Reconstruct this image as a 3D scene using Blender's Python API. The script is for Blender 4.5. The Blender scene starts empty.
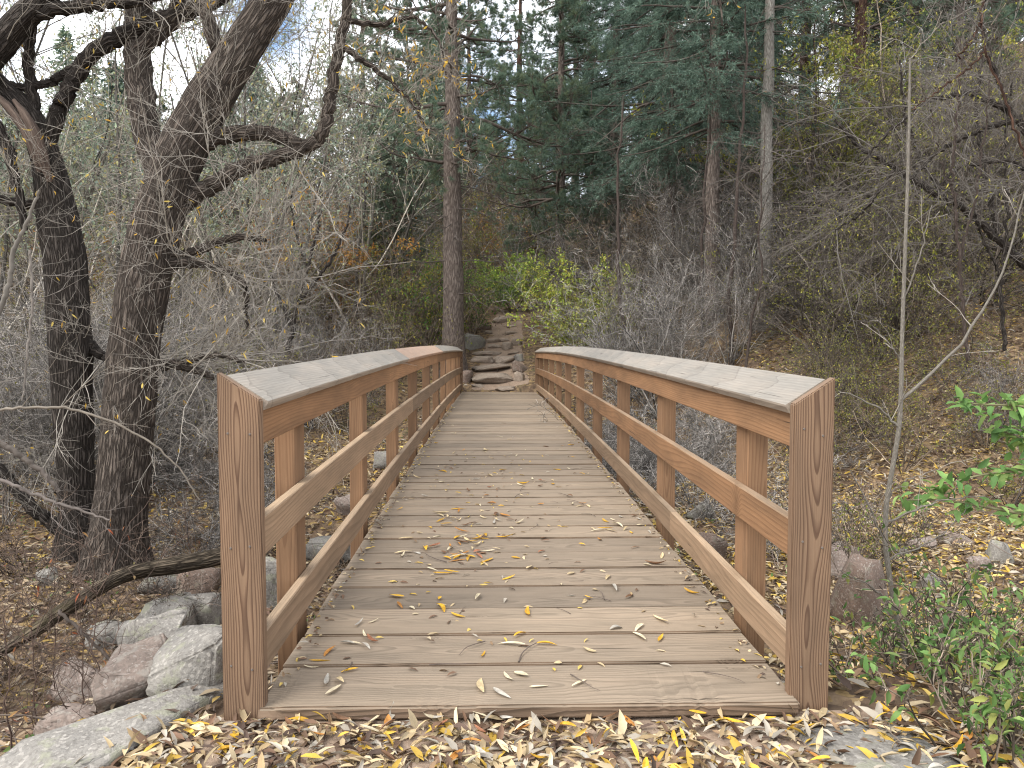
import bpy, bmesh, math, random
import numpy as np
from mathutils import Vector, Euler, Matrix
from mathutils import noise as mnoise
R = math.radians
sc = bpy.context.scene
col = sc.collection
random.seed(7)

# ------------------------------------------------------------------ camera, sky, sun, exposure
FPX = 770.0
CAM = Vector((-0.125, 0.0, 1.24))
cd = bpy.data.cameras.new('camera'); cam = bpy.data.objects.new('camera', cd); col.objects.link(cam)
cam.location = CAM
cam.rotation_euler = (R(90 - 3.05), R(0.0), R(-1.34))
cd.sensor_width = 36.0; cd.lens = 36.0 * FPX / 1024.0
cd.clip_start = 0.05; cd.clip_end = 3000
sc.camera = cam

SUN_EL, SUN_AZ = 50.0, 118.0        # azimuth counter-clockwise from +Y: light comes from the left and a little behind
w = bpy.data.worlds.new('World'); sc.world = w; w.use_nodes = True
nt = w.node_tree; nt.nodes.clear()
wo = nt.nodes.new('ShaderNodeOutputWorld'); bg = nt.nodes.new('ShaderNodeBackground')
sky = nt.nodes.new('ShaderNodeTexSky'); sky.sky_type = 'NISHITA'; sky.sun_disc = False
sky.sun_elevation = R(SUN_EL); sky.sun_rotation = R(-SUN_AZ)
tc = nt.nodes.new('ShaderNodeTexCoord')
cn = nt.nodes.new('ShaderNodeTexNoise'); cn.inputs['Scale'].default_value = 2.6; cn.inputs['Detail'].default_value = 5
nt.links.new(tc.outputs['Generated'], cn.inputs['Vector'])
cr = nt.nodes.new('ShaderNodeValToRGB'); cr.color_ramp.elements[0].position = 0.36; cr.color_ramp.elements[1].position = 0.5
nt.links.new(cn.outputs['Fac'], cr.inputs['Fac'])
cm = nt.nodes.new('ShaderNodeMix'); cm.data_type = 'RGBA'
gap = nt.nodes.new('ShaderNodeVectorMath'); gap.operation = 'DISTANCE'; nt.links.new(tc.outputs['Generated'], gap.inputs[0]); gap.inputs[1].default_value = (-.256, .898, .359)
gn = nt.nodes.new('ShaderNodeMath'); gn.operation = 'MULTIPLY_ADD'; nt.links.new(cn.outputs['Fac'], gn.inputs[0]); gn.inputs[1].default_value = .25; nt.links.new(gap.outputs['Value'], gn.inputs[2])
gr = nt.nodes.new('ShaderNodeMapRange'); nt.links.new(gn.outputs[0], gr.inputs[0]); gr.inputs[1].default_value = .16; gr.inputs[2].default_value = .21
gm = nt.nodes.new('ShaderNodeMath'); gm.operation = 'MULTIPLY'; nt.links.new(cr.outputs['Color'], gm.inputs[0]); nt.links.new(gr.outputs[0], gm.inputs[1])
nt.links.new(gm.outputs[0], cm.inputs['Factor'])
nt.links.new(sky.outputs['Color'], cm.inputs['A'])
cm.inputs['B'].default_value = (9.4, 9.6, 10.0, 1)
nt.links.new(cm.outputs['Result'], bg.inputs['Color'])
bg.inputs['Strength'].default_value = 0.10
nt.links.new(bg.outputs[0], wo.inputs[0])
sl = bpy.data.lights.new('sun', 'SUN'); sl.energy = 1.5; sl.angle = R(40); sl.color = (1.0, 0.95, 0.87)
so = bpy.data.objects.new('sun', sl); col.objects.link(so)
az, el = R(SUN_AZ), R(SUN_EL)
sdir = Vector((-math.sin(az) * math.cos(el), math.cos(az) * math.cos(el), math.sin(el)))
so.rotation_euler = sdir.to_track_quat('Z', 'Y').to_euler()
vs = sc.view_settings
sc.display_settings.display_device = 'sRGB'
vs.view_transform = 'Standard'; vs.look = 'None'; vs.gamma = 1.0; vs.use_curve_mapping = False
vs.exposure = 1.52
sc.cycles.max_bounces = 6; sc.cycles.diffuse_bounces = 4; sc.cycles.glossy_bounces = 2
sc.cycles.transmission_bounces = 3; sc.cycles.transparent_max_bounces = 4
sc.cycles.use_denoising = True; sc.cycles.filter_width = 1.15
sc.cycles.sample_clamp_indirect = 4.0

# ------------------------------------------------------------------ helpers
CROT = cam.rotation_euler.to_matrix()
def ray(px, py):
    return CROT @ Vector(((px - 512) / FPX, -(py - 384) / FPX, -1.0))
def at(px, py, Y):
    d = ray(px, py); return CAM + d * (Y / d.y)
CI = np.array(CROT.inverted())
def project(p):
    v = CI @ (np.array(p, float) - np.array(CAM))
    return 512 + FPX * v[0] / -v[2], 384 - FPX * v[1] / -v[2]

def vnoise(x, y, seed=0):
    xi = np.floor(x).astype(np.int64); yi = np.floor(y).astype(np.int64)
    xf = x - xi; yf = y - yi
    u = xf * xf * (3 - 2 * xf); v = yf * yf * (3 - 2 * yf)
    def hsh(a, b):
        n = (a * 374761393 + b * 668265263 + seed * 974711) & 0x7fffffff
        n = ((n ^ (n >> 13)) * 1274126177) & 0x7fffffff
        return ((n ^ (n >> 16)) & 0xffff) / 65535.0 - 0.5
    return ((hsh(xi, yi) * (1 - u) + hsh(xi + 1, yi) * u) * (1 - v) + (hsh(xi, yi + 1) * (1 - u) + hsh(xi + 1, yi + 1) * u) * v)
def sstep(a, b, x):
    t = np.clip((x - a) / (b - a), 0, 1); return t * t * (3 - 2 * t)
Y0, Y1 = 2.60, 19.50
def camber(y):
    t = np.clip((y - Y0) / (Y1 - Y0), 0, 1); return 0.075 * 4 * t * (1 - t)
def terrain(x, y):
    x = np.asarray(x, float); y = np.asarray(y, float)
    xr = x; x = x * 18 / np.maximum(y, 18)
    toe = np.interp(x, [-40, -20, -8, 0, 3, 5, 8, 15, 40], [19.5, 17.5, 15.8, 16.2, 13.6, 10.3, 8.0, 6.5, 2])
    slo = np.interp(x, [-40, -10, 0, 2.2, 5, 12, 40], [.17, .2, .25, .255, .36, .46, .5])
    yc = np.minimum(y, 46)
    far = -0.82 + slo * (yc - toe) + .13 * np.clip(yc - 30, 0, 45) - .08 * np.clip(y - 50, 0, 60)
    x = xr
    dy = sstep(2.75, 4.3, y)
    d = np.maximum(np.maximum(dy, sstep(1.15, 2.9, -x)), sstep(1.5, 2.8, x))
    near = -0.055 - 0.70 * d - 0.10 * sstep(4.5, 9, y)
    fl = np.minimum(near, 5)
    k = 0.25
    h = np.maximum(fl, far)
    hh = np.clip(0.5 + 0.5 * (far - fl) / k, 0, 1)
    h = fl * (1 - hh) + far * hh + k * hh * (1 - hh)
    rough = np.clip(d, 0.12, 1) * np.where((np.abs(x - 0.3) < 1.2) & (y > 18), 0.3, 1.0)
    n = 0.34 * vnoise(x * 0.55, y * 0.55, 1) + 0.14 * vnoise(x * 1.7, y * 1.7, 2) + 0.05 * vnoise(x * 5, y * 5, 3)
    big = 2.0 * vnoise(x * 0.09, y * 0.09, 5) * sstep(22, 45, y)
    h = h + n * rough + big
    und = (np.abs(x) < 1.5) & (y > 2.9) & (y < 19.3)
    return np.where(und, np.minimum(h, camber(y) - 0.32), h)
def th(x, y): return float(terrain(np.array([x]), np.array([y]))[0])
def ghit(px, py, lift=0.0):
    d = ray(px, py); d = d / d.y
    Y = 1.2
    while Y < 90:
        p = CAM + d * Y
        if p.z <= th(p.x, p.y) + lift: break
        Y += 0.03 + Y * 0.002
    return CAM + d * Y

def tag(o, label=None, cat=None, group=None, kind=None):
    if label: o['label'] = label
    if cat: o['category'] = cat
    if group: o['group'] = group
    if kind: o['kind'] = kind
    return o
def empty(name, loc=(0, 0, 0), rz=0.0):
    o = bpy.data.objects.new(name, None); col.objects.link(o); o.location = loc; o.rotation_euler = (0, 0, rz)
    o.empty_display_size = 0.1
    return o
def kids(o): return [c for c in bpy.data.objects if c.parent == o]
def copy_tree(o, parent=None, ch=None):
    c = o.copy(); col.objects.link(c)
    if parent: c.parent = parent
    for k in (ch if ch is not None else kids(o)):
        d = k.copy(); col.objects.link(d); d.parent = c
    return c

class MB:
    """Collects vertices and faces; per-vertex colour and a seamless along-the-tube coordinate."""
    def __init__(s): s.V = []; s.F = []; s.C = []; s.T = []; s.M = []; s.n = 0
    def add(s, V, F, c=None, t=None, mat=0):
        V = np.asarray(V, np.float32).reshape(-1, 3); F = np.asarray(F, np.int64)
        s.V.append(V); s.F.append(F + s.n); s.n += len(V)
        if c is None: c = np.ones((len(V), 3), np.float32)
        c = np.asarray(c, np.float32)
        if c.ndim == 1: c = np.tile(c, (len(V), 1))
        s.C.append(c); s.T.append(V if t is None else np.asarray(t, np.float32).reshape(-1, 3))
        s.M.append(np.full(len(F), mat, np.int32))
    def tubes(s, P, Rd, sides=3, mat=0, c=None, cap=True):
        """P (B,N,3) polylines, Rd (B,N) radii"""
        P = np.asarray(P, float); Rd = np.asarray(Rd, float); B, N = P.shape[:2]
        T = np.gradient(P, axis=1); T /= np.linalg.norm(T, axis=2, keepdims=True) + 1e-9
        D = P[:, -1] - P[:, 0]; D /= np.linalg.norm(D, axis=1, keepdims=True) + 1e-9
        ref = np.where(np.abs(D[:, 2:3]) < 0.75, np.array([[0, 0, 1.0]]), np.array([[0.3, 1.0, 0]]))
        U = np.cross(T, ref[:, None, :]); U /= np.linalg.norm(U, axis=2, keepdims=True) + 1e-9
        W = np.cross(T, U)
        a = np.arange(sides) * 2 * math.pi / sides
        ca, sa = np.cos(a), np.sin(a)
        V = P[:, :, None, :] + Rd[:, :, None, None] * (U[:, :, None, :] * ca[None, None, :, None] + W[:, :, None, :] * sa[None, None, :, None])
        L = np.concatenate([np.zeros((B, 1)), np.cumsum(np.linalg.norm(np.diff(P, axis=1), axis=2), axis=1)], axis=1)
        off = np.arange(B) * 1.37
        TC = np.stack([Rd[:, :, None] * ca[None, None, :], Rd[:, :, None] * sa[None, None, :], np.broadcast_to((L + off[:, None])[:, :, None], (B, N, sides))], axis=-1)
        idx = np.arange(B * N * sides).reshape(B, N, sides)
        q = np.stack([idx[:, :-1, :], np.roll(idx, -1, 2)[:, :-1, :], np.roll(idx, -1, 2)[:, 1:, :], idx[:, 1:, :]], axis=-1).reshape(-1, 4)
        cc = None
        if c is not None:
            c = np.asarray(c, float)
            cc = np.tile(c, (B * N * sides, 1)) if c.ndim == 1 else np.repeat(c, N * sides, axis=0)
        s.add(V.reshape(-1, 3), q, cc, TC.reshape(-1, 3), mat)
    def tris(s, V, c=None, mat=0):
        V = np.asarray(V, float).reshape(-1, 3); n = len(V) // 3
        s.add(V, np.arange(n * 3).reshape(n, 3), c, None, mat)
    def leaves(s, P, D, Nn, L, W, c, mat=0, fold=0.25):
        """folded diamond leaf: base P, direction D, normal Nn"""
        P = np.asarray(P, float); D = np.asarray(D, float); Nn = np.asarray(Nn, float)
        D = D / (np.linalg.norm(D, axis=1, keepdims=True) + 1e-9)
        S = np.cross(D, Nn); S /= np.linalg.norm(S, axis=1, keepdims=True) + 1e-9
        Nn = np.cross(S, D)
        L = np.broadcast_to(np.asarray(L, float), (len(P),))[:, None]; W = np.broadcast_to(np.asarray(W, float), (len(P),))[:, None]
        a = P; b = P + D * L * .33 + S * W * .5 + Nn * W * fold; t = P + D * L - Nn * L * .12; e = P + D * L * .33 - S * W * .5 + Nn * W * fold
        b2 = P + D * L * .7 + S * W * .36 + Nn * W * fold * .5; e2 = P + D * L * .7 - S * W * .36 + Nn * W * fold * .5
        m = P + D * L * .5
        V = np.stack([a, b, b2, t, e2, e, m], 1)
        n = len(P); base = np.arange(n)[:, None] * 7
        F = np.concatenate([base + np.array(q)[None] for q in ((0, 1, 6), (1, 2, 6), (2, 3, 6), (3, 4, 6), (4, 5, 6), (5, 0, 6))], 0)
        s.add(V.reshape(-1, 3), F, np.repeat(np.asarray(c, float), 7, axis=0), None, mat)
    def build(s, name, mats, parent=None, smooth=True, origin=None):
        me = bpy.data.meshes.new(name)
        V = np.concatenate(s.V); C = np.concatenate(s.C); T = np.concatenate(s.T); M = np.concatenate(s.M)
        if origin is not None: V = V - np.asarray(origin, np.float32)
        sizes = np.concatenate([np.full(len(f), f.shape[1]) for f in s.F])
        loops = np.concatenate([f.reshape(-1) for f in s.F]).astype(np.int32)
        me.vertices.add(len(V)); me.vertices.foreach_set('co', V.astype(np.float32).reshape(-1))
        me.loops.add(len(loops)); me.loops.foreach_set('vertex_index', loops)
        me.polygons.add(len(sizes))
        st = np.concatenate([[0], np.cumsum(sizes)[:-1]]).astype(np.int32)
        me.polygons.foreach_set('loop_start', st)
        me.polygons.foreach_set('material_index', M)
        me.polygons.foreach_set('use_smooth', np.full(len(sizes), smooth))
        me.update(calc_edges=True)
        a = me.attributes.new('Col', 'FLOAT_COLOR', 'POINT'); a.data.foreach_set('color', np.concatenate([C, np.ones((len(C), 1))], 1).astype(np.float32).reshape(-1))
        a = me.attributes.new('tco', 'FLOAT_VECTOR', 'POINT'); a.data.foreach_set('vector', T.astype(np.float32).reshape(-1))
        for m in (mats if isinstance(mats, (list, tuple)) else [mats]): me.materials.append(m)
        o = bpy.data.objects.new(name, me); col.objects.link(o)
        if parent is not None: o.parent = parent
        if origin is not None and parent is None: o.location = origin
        return o

def unit(v): return v / (np.linalg.norm(v, axis=-1, keepdims=True) + 1e-9)
def grow(rng, S, D, L, N, wander=.25, trop=0.0, tropN=None):
    B = len(S); P = np.zeros((B, N, 3)); P[:, 0] = S; d = unit(np.asarray(D, float)); L = np.broadcast_to(L, (B,))
    up = np.array([0, 0, 1.0])
    for i in range(1, N):
        tr = trop if tropN is None else tropN[i]
        d = unit(d + rng.normal(0, wander, (B, 3)) + up * tr)
        P[:, i] = P[:, i - 1] + d * (L / (N - 1))[:, None]
    return P
def spawn(rng, P, Rd, k, t0=.2, t1=1.0, ang=.8, rr=.6, lr=.5, Lp=None, upb=0.0):
    """k children per parent polyline -> starts, dirs, radii, lengths"""
    B, N = P.shape[:2]
    b = np.repeat(np.arange(B), k); t = rng.uniform(t0, t1, len(b)) * (N - 1)
    i = np.minimum(t.astype(int), N - 2); f = (t - i)[:, None]
    S = P[b, i] * (1 - f) + P[b, i + 1] * f
    r = Rd[b, i] * (1 - f[:, 0]) + Rd[b, i + 1] * f[:, 0]
    T = unit(P[b, i + 1] - P[b, i])
    rv = unit(rng.normal(0, 1, (len(b), 3))); side = unit(rv - T * (rv * T).sum(1, keepdims=True))
    a = ang * rng.uniform(.6, 1.3, len(b))[:, None]
    D = T * np.cos(a) + side * np.sin(a) + np.array([0, 0, upb])
    Ln = np.linalg.norm(np.diff(P, axis=1), axis=2).sum(1)[b]
    ln = Ln * lr * rng.uniform(.5, 1.3, len(b)) * (1.15 - .6 * t / (N - 1))
    return S, D, r * rr, ln
def taper(r, N, end=.25, p=1.0):
    t = np.linspace(0, 1, N)[None] ** p
    return np.asarray(r)[:, None] * (1 - (1 - end) * t)

# ------------------------------------------------------------------ materials
class G:
    def __init__(s, name):
        s.m = bpy.data.materials.new(name); s.m.use_nodes = True; s.t = s.m.node_tree; s.t.nodes.clear()
    def n(s, typ, props=None, **inp):
        nd = s.t.nodes.new('ShaderNode' + typ)
        for k, v in (props or {}).items(): setattr(nd, k, v)
        for k, v in inp.items():
            sock = nd.inputs[int(k[1:])] if k[0] == 'i' and k[1:].isdigit() else nd.inputs[k.replace('_', ' ')]
            s.set(sock, v)
        return nd
    def set(s, sock, v):
        if isinstance(v, bpy.types.NodeSocket): s.t.links.new(v, sock)
        elif isinstance(v, bpy.types.Node): s.t.links.new(v.outputs[0], sock)
        else:
            if isinstance(v, (tuple, list)) and len(v) == 3 and len(sock.default_value) == 4: v = (*v, 1)
            sock.default_value = v
    def math(s, op, a, b=None, c=None, clamp=False):
        nd = s.n('Math', {'operation': op, 'use_clamp': clamp}); s.set(nd.inputs[0], a)
        if b is not None: s.set(nd.inputs[1], b)
        if c is not None: s.set(nd.inputs[2], c)
        return nd.outputs[0]
    def vmath(s, op, a, b=None):
        nd = s.n('VectorMath', {'operation': op}); s.set(nd.inputs[0], a)
        if b is not None: s.set(nd.inputs['Scale'] if op == 'SCALE' else nd.inputs[1], b)
        return nd.outputs[0]
    def mix(s, f, a, b, mode='MIX'):
        nd = s.n('Mix', {'data_type': 'RGBA', 'blend_type': mode}); s.set(nd.inputs['Factor'], f); s.set(nd.inputs['A'], a); s.set(nd.inputs['B'], b)
        return nd.outputs['Result']
    def noise(s, vec, scale, det=3, rough=.5, dist=0.0):
        return s.n('TexNoise', None, Vector=vec, Scale=float(scale), Detail=float(det), Roughness=rough, Distortion=dist).outputs['Fac']
    def ramp(s, f, stops):
        nd = s.n('ValToRGB'); s.set(nd.inputs[0], f); e = nd.color_ramp.elements
        while len(e) < len(stops): e.new(0.5)
        for k, (p, c) in zip(e, stops): k.position = p; k.color = (*c, 1) if len(c) == 3 else c
        return nd.outputs[0]
    def mr(s, f, a, b, c=0.0, d=1.0):
        nd = s.n('MapRange', None); s.set(nd.inputs[0], f)
        for i, v in enumerate((a, b, c, d)): nd.inputs[i + 1].default_value = v
        return nd.outputs[0]
    def out(s, color, rough=.85, bump=None, bstr=.4, bdist=.01, spec=.25, trans=0.0):
        p = s.n('BsdfPrincipled', None, Base_Color=color, Roughness=rough); p.inputs['Specular IOR Level'].default_value = spec
        if bump is not None:
            b = s.n('Bump', None, Height=bump, Strength=bstr, Distance=bdist); s.set(p.inputs['Normal'], b.outputs[0])
        sh = p.outputs[0]
        if trans > 0:
            tr = s.n('BsdfTranslucent', None, Color=color); mx = s.n('MixShader', None); mx.inputs[0].default_value = trans
            s.t.links.new(sh, mx.inputs[1]); s.t.links.new(tr.outputs[0], mx.inputs[2]); sh = mx.outputs[0]
        o = s.n('OutputMaterial'); s.t.links.new(sh, o.inputs[0])
        return s.m

def wood(name, axis, base, late, grey, top_grey=1.0, all_grey=0.0, freq=95.0, lateamt=.6, stain=.35, bstr=.35, warp=1.0, lowf=.9, bands=0.0, knots=1.0):
    g = G(name)
    tcn = g.n('TexCoord'); oi = g.n('ObjectInfo')
    rnd = oi.outputs['Random']
    sp = g.n('SeparateXYZ', None, Vector=tcn.outputs['Object'])
    X, Y, Z = sp.outputs
    l, a, b = {'x': (X, Y, Z), 'y': (Y, X, Z), 'z': (Z, X, Y)}[axis]
    lo = g.math('ADD', l, g.math('MULTIPLY', rnd, 53.0))
    lowv = g.n('CombineXYZ', None, X=g.math('MULTIPLY', lo, lowf), Y=g.math('MULTIPLY', a, 3.0), Z=g.math('MULTIPLY', b, 3.0)).outputs[0]
    n1 = g.n('TexNoise', None, Vector=lowv, Scale=1.1, Detail=2.0)
    ns = g.n('SeparateColor', None, Color=n1.outputs['Color'])
    da = g.math('MULTIPLY_ADD', ns.outputs[0], .16 * warp, -.08 * warp); db = g.math('MULTIPLY_ADD', ns.outputs[1], .20 * warp, -.10 * warp)
    a0 = g.math('MULTIPLY_ADD', rnd, .12, -.06)
    aa = g.math('SUBTRACT', g.math('ADD', a, da), a0)
    bb = g.math('ADD', g.math('ADD', b, db), .055)
    r = g.math('SQRT', g.math('ADD', g.math('MULTIPLY', aa, aa), g.math('MULTIPLY', bb, bb)))
    # knots: warp the rings round scattered centres
    kv = g.n('CombineXYZ', None, X=g.math('MULTIPLY', lo, 1.0), Y=g.math('MULTIPLY', a, 3.2), Z=g.math('MULTIPLY', b, .5)).outputs[0]
    vo = g.n('TexVoronoi', {'feature': 'F1'}, Vector=kv, Scale=1.9)
    knot = g.mr(vo.outputs['Distance'], .0, .16, 1.0, .0)
    knot2 = g.math('MULTIPLY', knot, knot)
    r = g.math('ADD', r, g.math('MULTIPLY', knot2, .045 * knots))
    fr = g.math('FRACT', g.math('MULTIPLY', r, freq))
    latew = g.ramp(fr, [(0, (0, 0, 0)), (.45, (.12, .12, .12)), (.82, (1, 1, 1)), (.93, (.9, .9, .9)), (1, (0, 0, 0))])
    fv = g.n('CombineXYZ', None, X=g.math('MULTIPLY', lo, 5.0), Y=g.math('MULTIPLY', a, 260.0), Z=g.math('MULTIPLY', b, 260.0)).outputs[0]
    fib = g.noise(fv, 1.0, 3, .6)
    cv = g.n('CombineXYZ', None, X=g.math('MULTIPLY', lo, 1.5), Y=g.math('MULTIPLY', a, 55.0), Z=g.math('MULTIPLY', b, 55.0)).outputs[0]
    crk = g.noise(cv, 1.0, 3, .55)
    crack = g.mr(crk, .70, .74, 0, 1)
    c = g.mix(g.math('MULTIPLY', latew, lateamt), base, late)
    c = g.mix(g.mr(fib, .3, .7, 0, .5), c, g.mix(.5, c, late))
    geo = g.n('NewGeometry'); nz = g.n('SeparateXYZ', None, Vector=geo.outputs['Normal']).outputs[2]
    pat = g.noise(g.n('CombineXYZ', None, X=g.math('MULTIPLY', lo, 1.3), Y=g.math('MULTIPLY', a, 7.0), Z=g.math('MULTIPLY', b, 7.0)).outputs[0], 1.6, 4, .6)
    wtop = g.math('MULTIPLY', g.mr(nz, .35, .8, 0, 1), top_grey)
    wg = g.math('MAXIMUM', wtop, all_grey)
    wg = g.math('MULTIPLY', wg, g.mr(pat, .25, .6, .72, 1.0))
    gc = g.mix(g.math('MULTIPLY', latew, lateamt * .55), grey, tuple(v * .55 for v in grey))
    gc = g.mix(g.mr(fib, .3, .75, 0, .62), gc, tuple(v * .5 for v in grey))
    c = g.mix(wg, c, gc)
    c = g.mix(g.mr(pat, .35, .75, 0, stain), c, g.mix(.55, c, (.03, .022, .016)))
    c = g.mix(g.math('MULTIPLY', knot2, .6 * min(1, knots)), c, g.mix(.7, c, (.03, .018, .01)))
    if bands:
        bl_ = g.math('ADD', g.math('MULTIPLY', lo, 1.9), g.math('MULTIPLY', g.noise(g.n('CombineXYZ', None, X=g.math('MULTIPLY', lo, 2.0), Y=g.math('MULTIPLY', a, 12.0)).outputs[0], 1.0, 4), .9))
        bf = g.math('FRACT', bl_)
        c = g.mix(g.math('MULTIPLY', g.mr(bf, .0, .05, 1, 0), bands), c, (.07, .06, .05))
        c = g.mix(g.math('MULTIPLY', bf, bands * .3), c, (.46, .43, .39))
    c = g.mix(g.math('MULTIPLY', crack, .75), c, (.025, .018, .012))
    c = g.mix(1.0, c, g.mix(rnd, (.80, .79, .78), (1.16, 1.13, 1.08)), 'MULTIPLY')
    h = g.math('SUBTRACT', g.math('MULTIPLY_ADD', latew, .35, g.math('MULTIPLY', fib, .5)), g.math('MULTIPLY', crack, 1.5))
    return g.out(c, .8, h, bstr, .004, .2)

M = {}
M['deck'] = wood('weathered_deck_wood', 'x', (.21, .145, .10), (.09, .06, .04), (.318, .258, .195), top_grey=1.0, all_grey=.1, freq=95, lateamt=1.1, stain=.7, bstr=.7, warp=.9, lowf=.7, knots=1.4)
M['rail'] = wood('red_brown_rail_wood', 'y', (.30, .165, .083), (.15, .07, .034), (.38, .28, .19), top_grey=.9, all_grey=.1, freq=85, lateamt=.5, warp=.7, lowf=.5, stain=.8)
M['rail_low'] = wood('tan_rail_wood', 'y', (.25, .163, .103), (.12, .07, .042), (.38, .285, .195), top_grey=.9, all_grey=.4, freq=100, lateamt=.55, warp=.7, lowf=.5, stain=.75)
M['cap'] = wood('silver_cap_wood', 'y', (.34, .27, .205), (.2, .14, .1), (.27, .256, .232), top_grey=1.0, all_grey=.5, freq=70, lateamt=.5, stain=.45, warp=.6, lowf=.4, bands=.32)
M['cap_pink'] = wood('pinkish_cap_wood', 'y', (.42, .27, .19), (.24, .13, .09), (.40, .30, .235), top_grey=.8, all_grey=.3, freq=70, lateamt=.5, stain=.35, warp=.6, lowf=.4, bands=.25)
M['post'] = wood('post_wood', 'z', (.25, .143, .078), (.125, .062, .032), (.30, .22, .15), top_grey=.5, all_grey=.15, freq=90, lateamt=.6, warp=.7, lowf=.5, stain=.8)
M['trim'] = wood('end_board_wood', 'z', (.245, .158, .098), (.085, .042, .024), (.32, .24, .18), top_grey=.5, all_grey=.18, freq=140, lateamt=1.0, bstr=.6, warp=.8, lowf=.8, stain=.75, knots=.4)
g = G('dark_metal'); M['metal'] = g.out((.13, .11, .095), .6, spec=.3)

def bark(name, light, dark, sc_=1.0, moss=None, depth=.02):
    g = G(name); at_ = g.n('Attribute', {'attribute_name': 'tco'}).outputs['Vector']
    sp = g.n('SeparateXYZ', None, Vector=at_)
    v = g.n('CombineXYZ', None, X=g.math('MULTIPLY', sp.outputs[0], 30 * sc_), Y=g.math('MULTIPLY', sp.outputs[1], 30 * sc_), Z=g.math('MULTIPLY', sp.outputs[2], 3.6 * sc_)).outputs[0]
    dn = g.n('TexNoise', None, Vector=v, Scale=1.2, Detail=3.0)
    v2 = g.vmath('ADD', v, g.vmath('SCALE', dn.outputs['Color'], 1.1))
    vo = g.n('TexVoronoi', {'feature': 'DISTANCE_TO_EDGE'}, Vector=v2, Scale=1.5).outputs['Distance']
    rid = g.mr(vo, 0, .28, 0, 1)
    fn = g.noise(v, 5.0, 4, .65)
    big = g.noise(at_, 1.6, 3)
    h = g.math('MULTIPLY_ADD', fn, .5, rid)
    c = g.mix(g.math('MULTIPLY', rid, g.mr(fn, .25, .75, .35, 1.0)), dark, light)
    c = g.mix(g.mr(big, .4, .7, 0, .5), c, g.mix(.5, c, dark))
    if moss: c = g.mix(g.mr(big, .52, .65, 0, .5), c, moss)
    return g.out(c, .95, h, .9, depth, .1)
M['bark'] = bark('willow_bark', (.205, .168, .14), (.040, .033, .028), 1.0, depth=.03)
M['bark_dark'] = bark('dark_willow_bark', (.125, .106, .092), (.026, .022, .019), 1.0, depth=.03)
M['bark_pine'] = bark('pine_bark', (.34, .28, .24), (.08, .062, .052), .8)
M['bark_red'] = bark('reddish_pine_bark', (.20, .115, .08), (.04, .025, .02), .8)
M['bark_grey'] = bark('pale_grey_bark', (.36, .34, .30), (.12, .108, .095), 1.3, depth=.006)
M['bark_sap'] = bark('sapling_bark', (.30, .275, .235), (.14, .125, .105), 6.0, depth=.002)
M['bark_thin'] = bark('thin_stem_bark', (.115, .092, .078), (.04, .03, .026), 2.0, depth=.004)
M['log'] = bark('fallen_log_bark', (.20, .16, .115), (.03, .024, .018), 1.0, moss=(.16, .14, .06))

def colmat(name, rough=.85, trans=0.0, var=.25, obj=False):
    g = G(name)
    c = g.n('ObjectInfo').outputs['Color'] if obj else g.n('Attribute', {'attribute_name': 'Col'}).outputs['Color']
    n = g.noise(g.n('TexCoord').outputs['Object'], 60 if obj else 9, 3)
    c = g.mix(1.0, c, g.mix(g.mr(n, .3, .7), (1 - var,) * 3, (1 + var,) * 3), 'MULTIPLY')
    return g.out(c, rough, trans=trans, spec=.25)
M['twig'] = colmat('twig_bark', .9)
M['leaf'] = colmat('foliage', .6, .35)
M['needle'] = colmat('needles', .6, .2)
M['litter'] = colmat('dry_leaf', .7, .15)
M['fallen'] = colmat('fallen_leaf', .65, .15, .3, obj=True)
g = G('split_wood'); tcv = g.n('Attribute', {'attribute_name': 'tco'}).outputs['Vector']
sv = g.n('SeparateXYZ', None, Vector=tcv)
vv = g.n('CombineXYZ', None, X=g.math('MULTIPLY', sv.outputs[0], 60.0), Y=g.math('MULTIPLY', sv.outputs[1], 60.0), Z=g.math('MULTIPLY', sv.outputs[2], 4.0)).outputs[0]
n = g.noise(vv, 1.0, 4, .6)
M['split'] = g.out(g.ramp(n, [(.3, (.028, .022, .018)), (.5, (.085, .06, .047)), (.7, (.14, .105, .083))]), .9, n, .8, .01)

# rock
def rockmat(name, c1, c2, lichen):
    g = G(name); o = g.n('TexCoord').outputs['Object']; oi = g.n('ObjectInfo').outputs['Random']
    v = g.vmath('ADD', o, g.n('CombineXYZ', None, X=g.math('MULTIPLY', oi, 40.0), Y=g.math('MULTIPLY', oi, 17.0)).outputs[0])
    a = g.noise(v, 5, 6, .65); b = g.noise(v, 70, 3, .6); vo = g.n('TexVoronoi', None, Vector=v, Scale=90.0).outputs['Color']
    l = g.noise(v, 11, 5, .6)
    c = g.mix(g.mr(a, .3, .7), c1, c2)
    c = g.mix(g.mr(b, .35, .7, 0, .5), c, g.mix(.6, c, (.06, .055, .05)))
    bw = g.n('RGBToBW', None, Color=vo).outputs[0]; c = g.mix(g.mr(bw, .6, .8, 0, .35), c, (.10, .09, .08)); c = g.mix(g.mr(bw, .3, .15, 0, .3), c, (.5, .47, .43))
    c = g.mix(g.mr(l, .55, .62, 0, .6), c, lichen)
    c = g.mix(1.0, c, g.mix(oi, (.75, .74, .72), (1.12, 1.1, 1.08)), 'MULTIPLY')
    return g.out(c, .9, g.math('MULTIPLY_ADD', b, .3, a), .7, .03, .2)
M['rock'] = rockmat('grey_granite', (.29, .275, .25), (.18, .172, .16), (.24, .245, .18))
M['rock_pink'] = rockmat('pink_sandstone', (.28, .225, .195), (.19, .15, .13), (.29, .27, .24))
M['rock_brown'] = rockmat('brown_stone', (.24, .17, .135), (.15, .11, .09), (.22, .20, .16))
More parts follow.
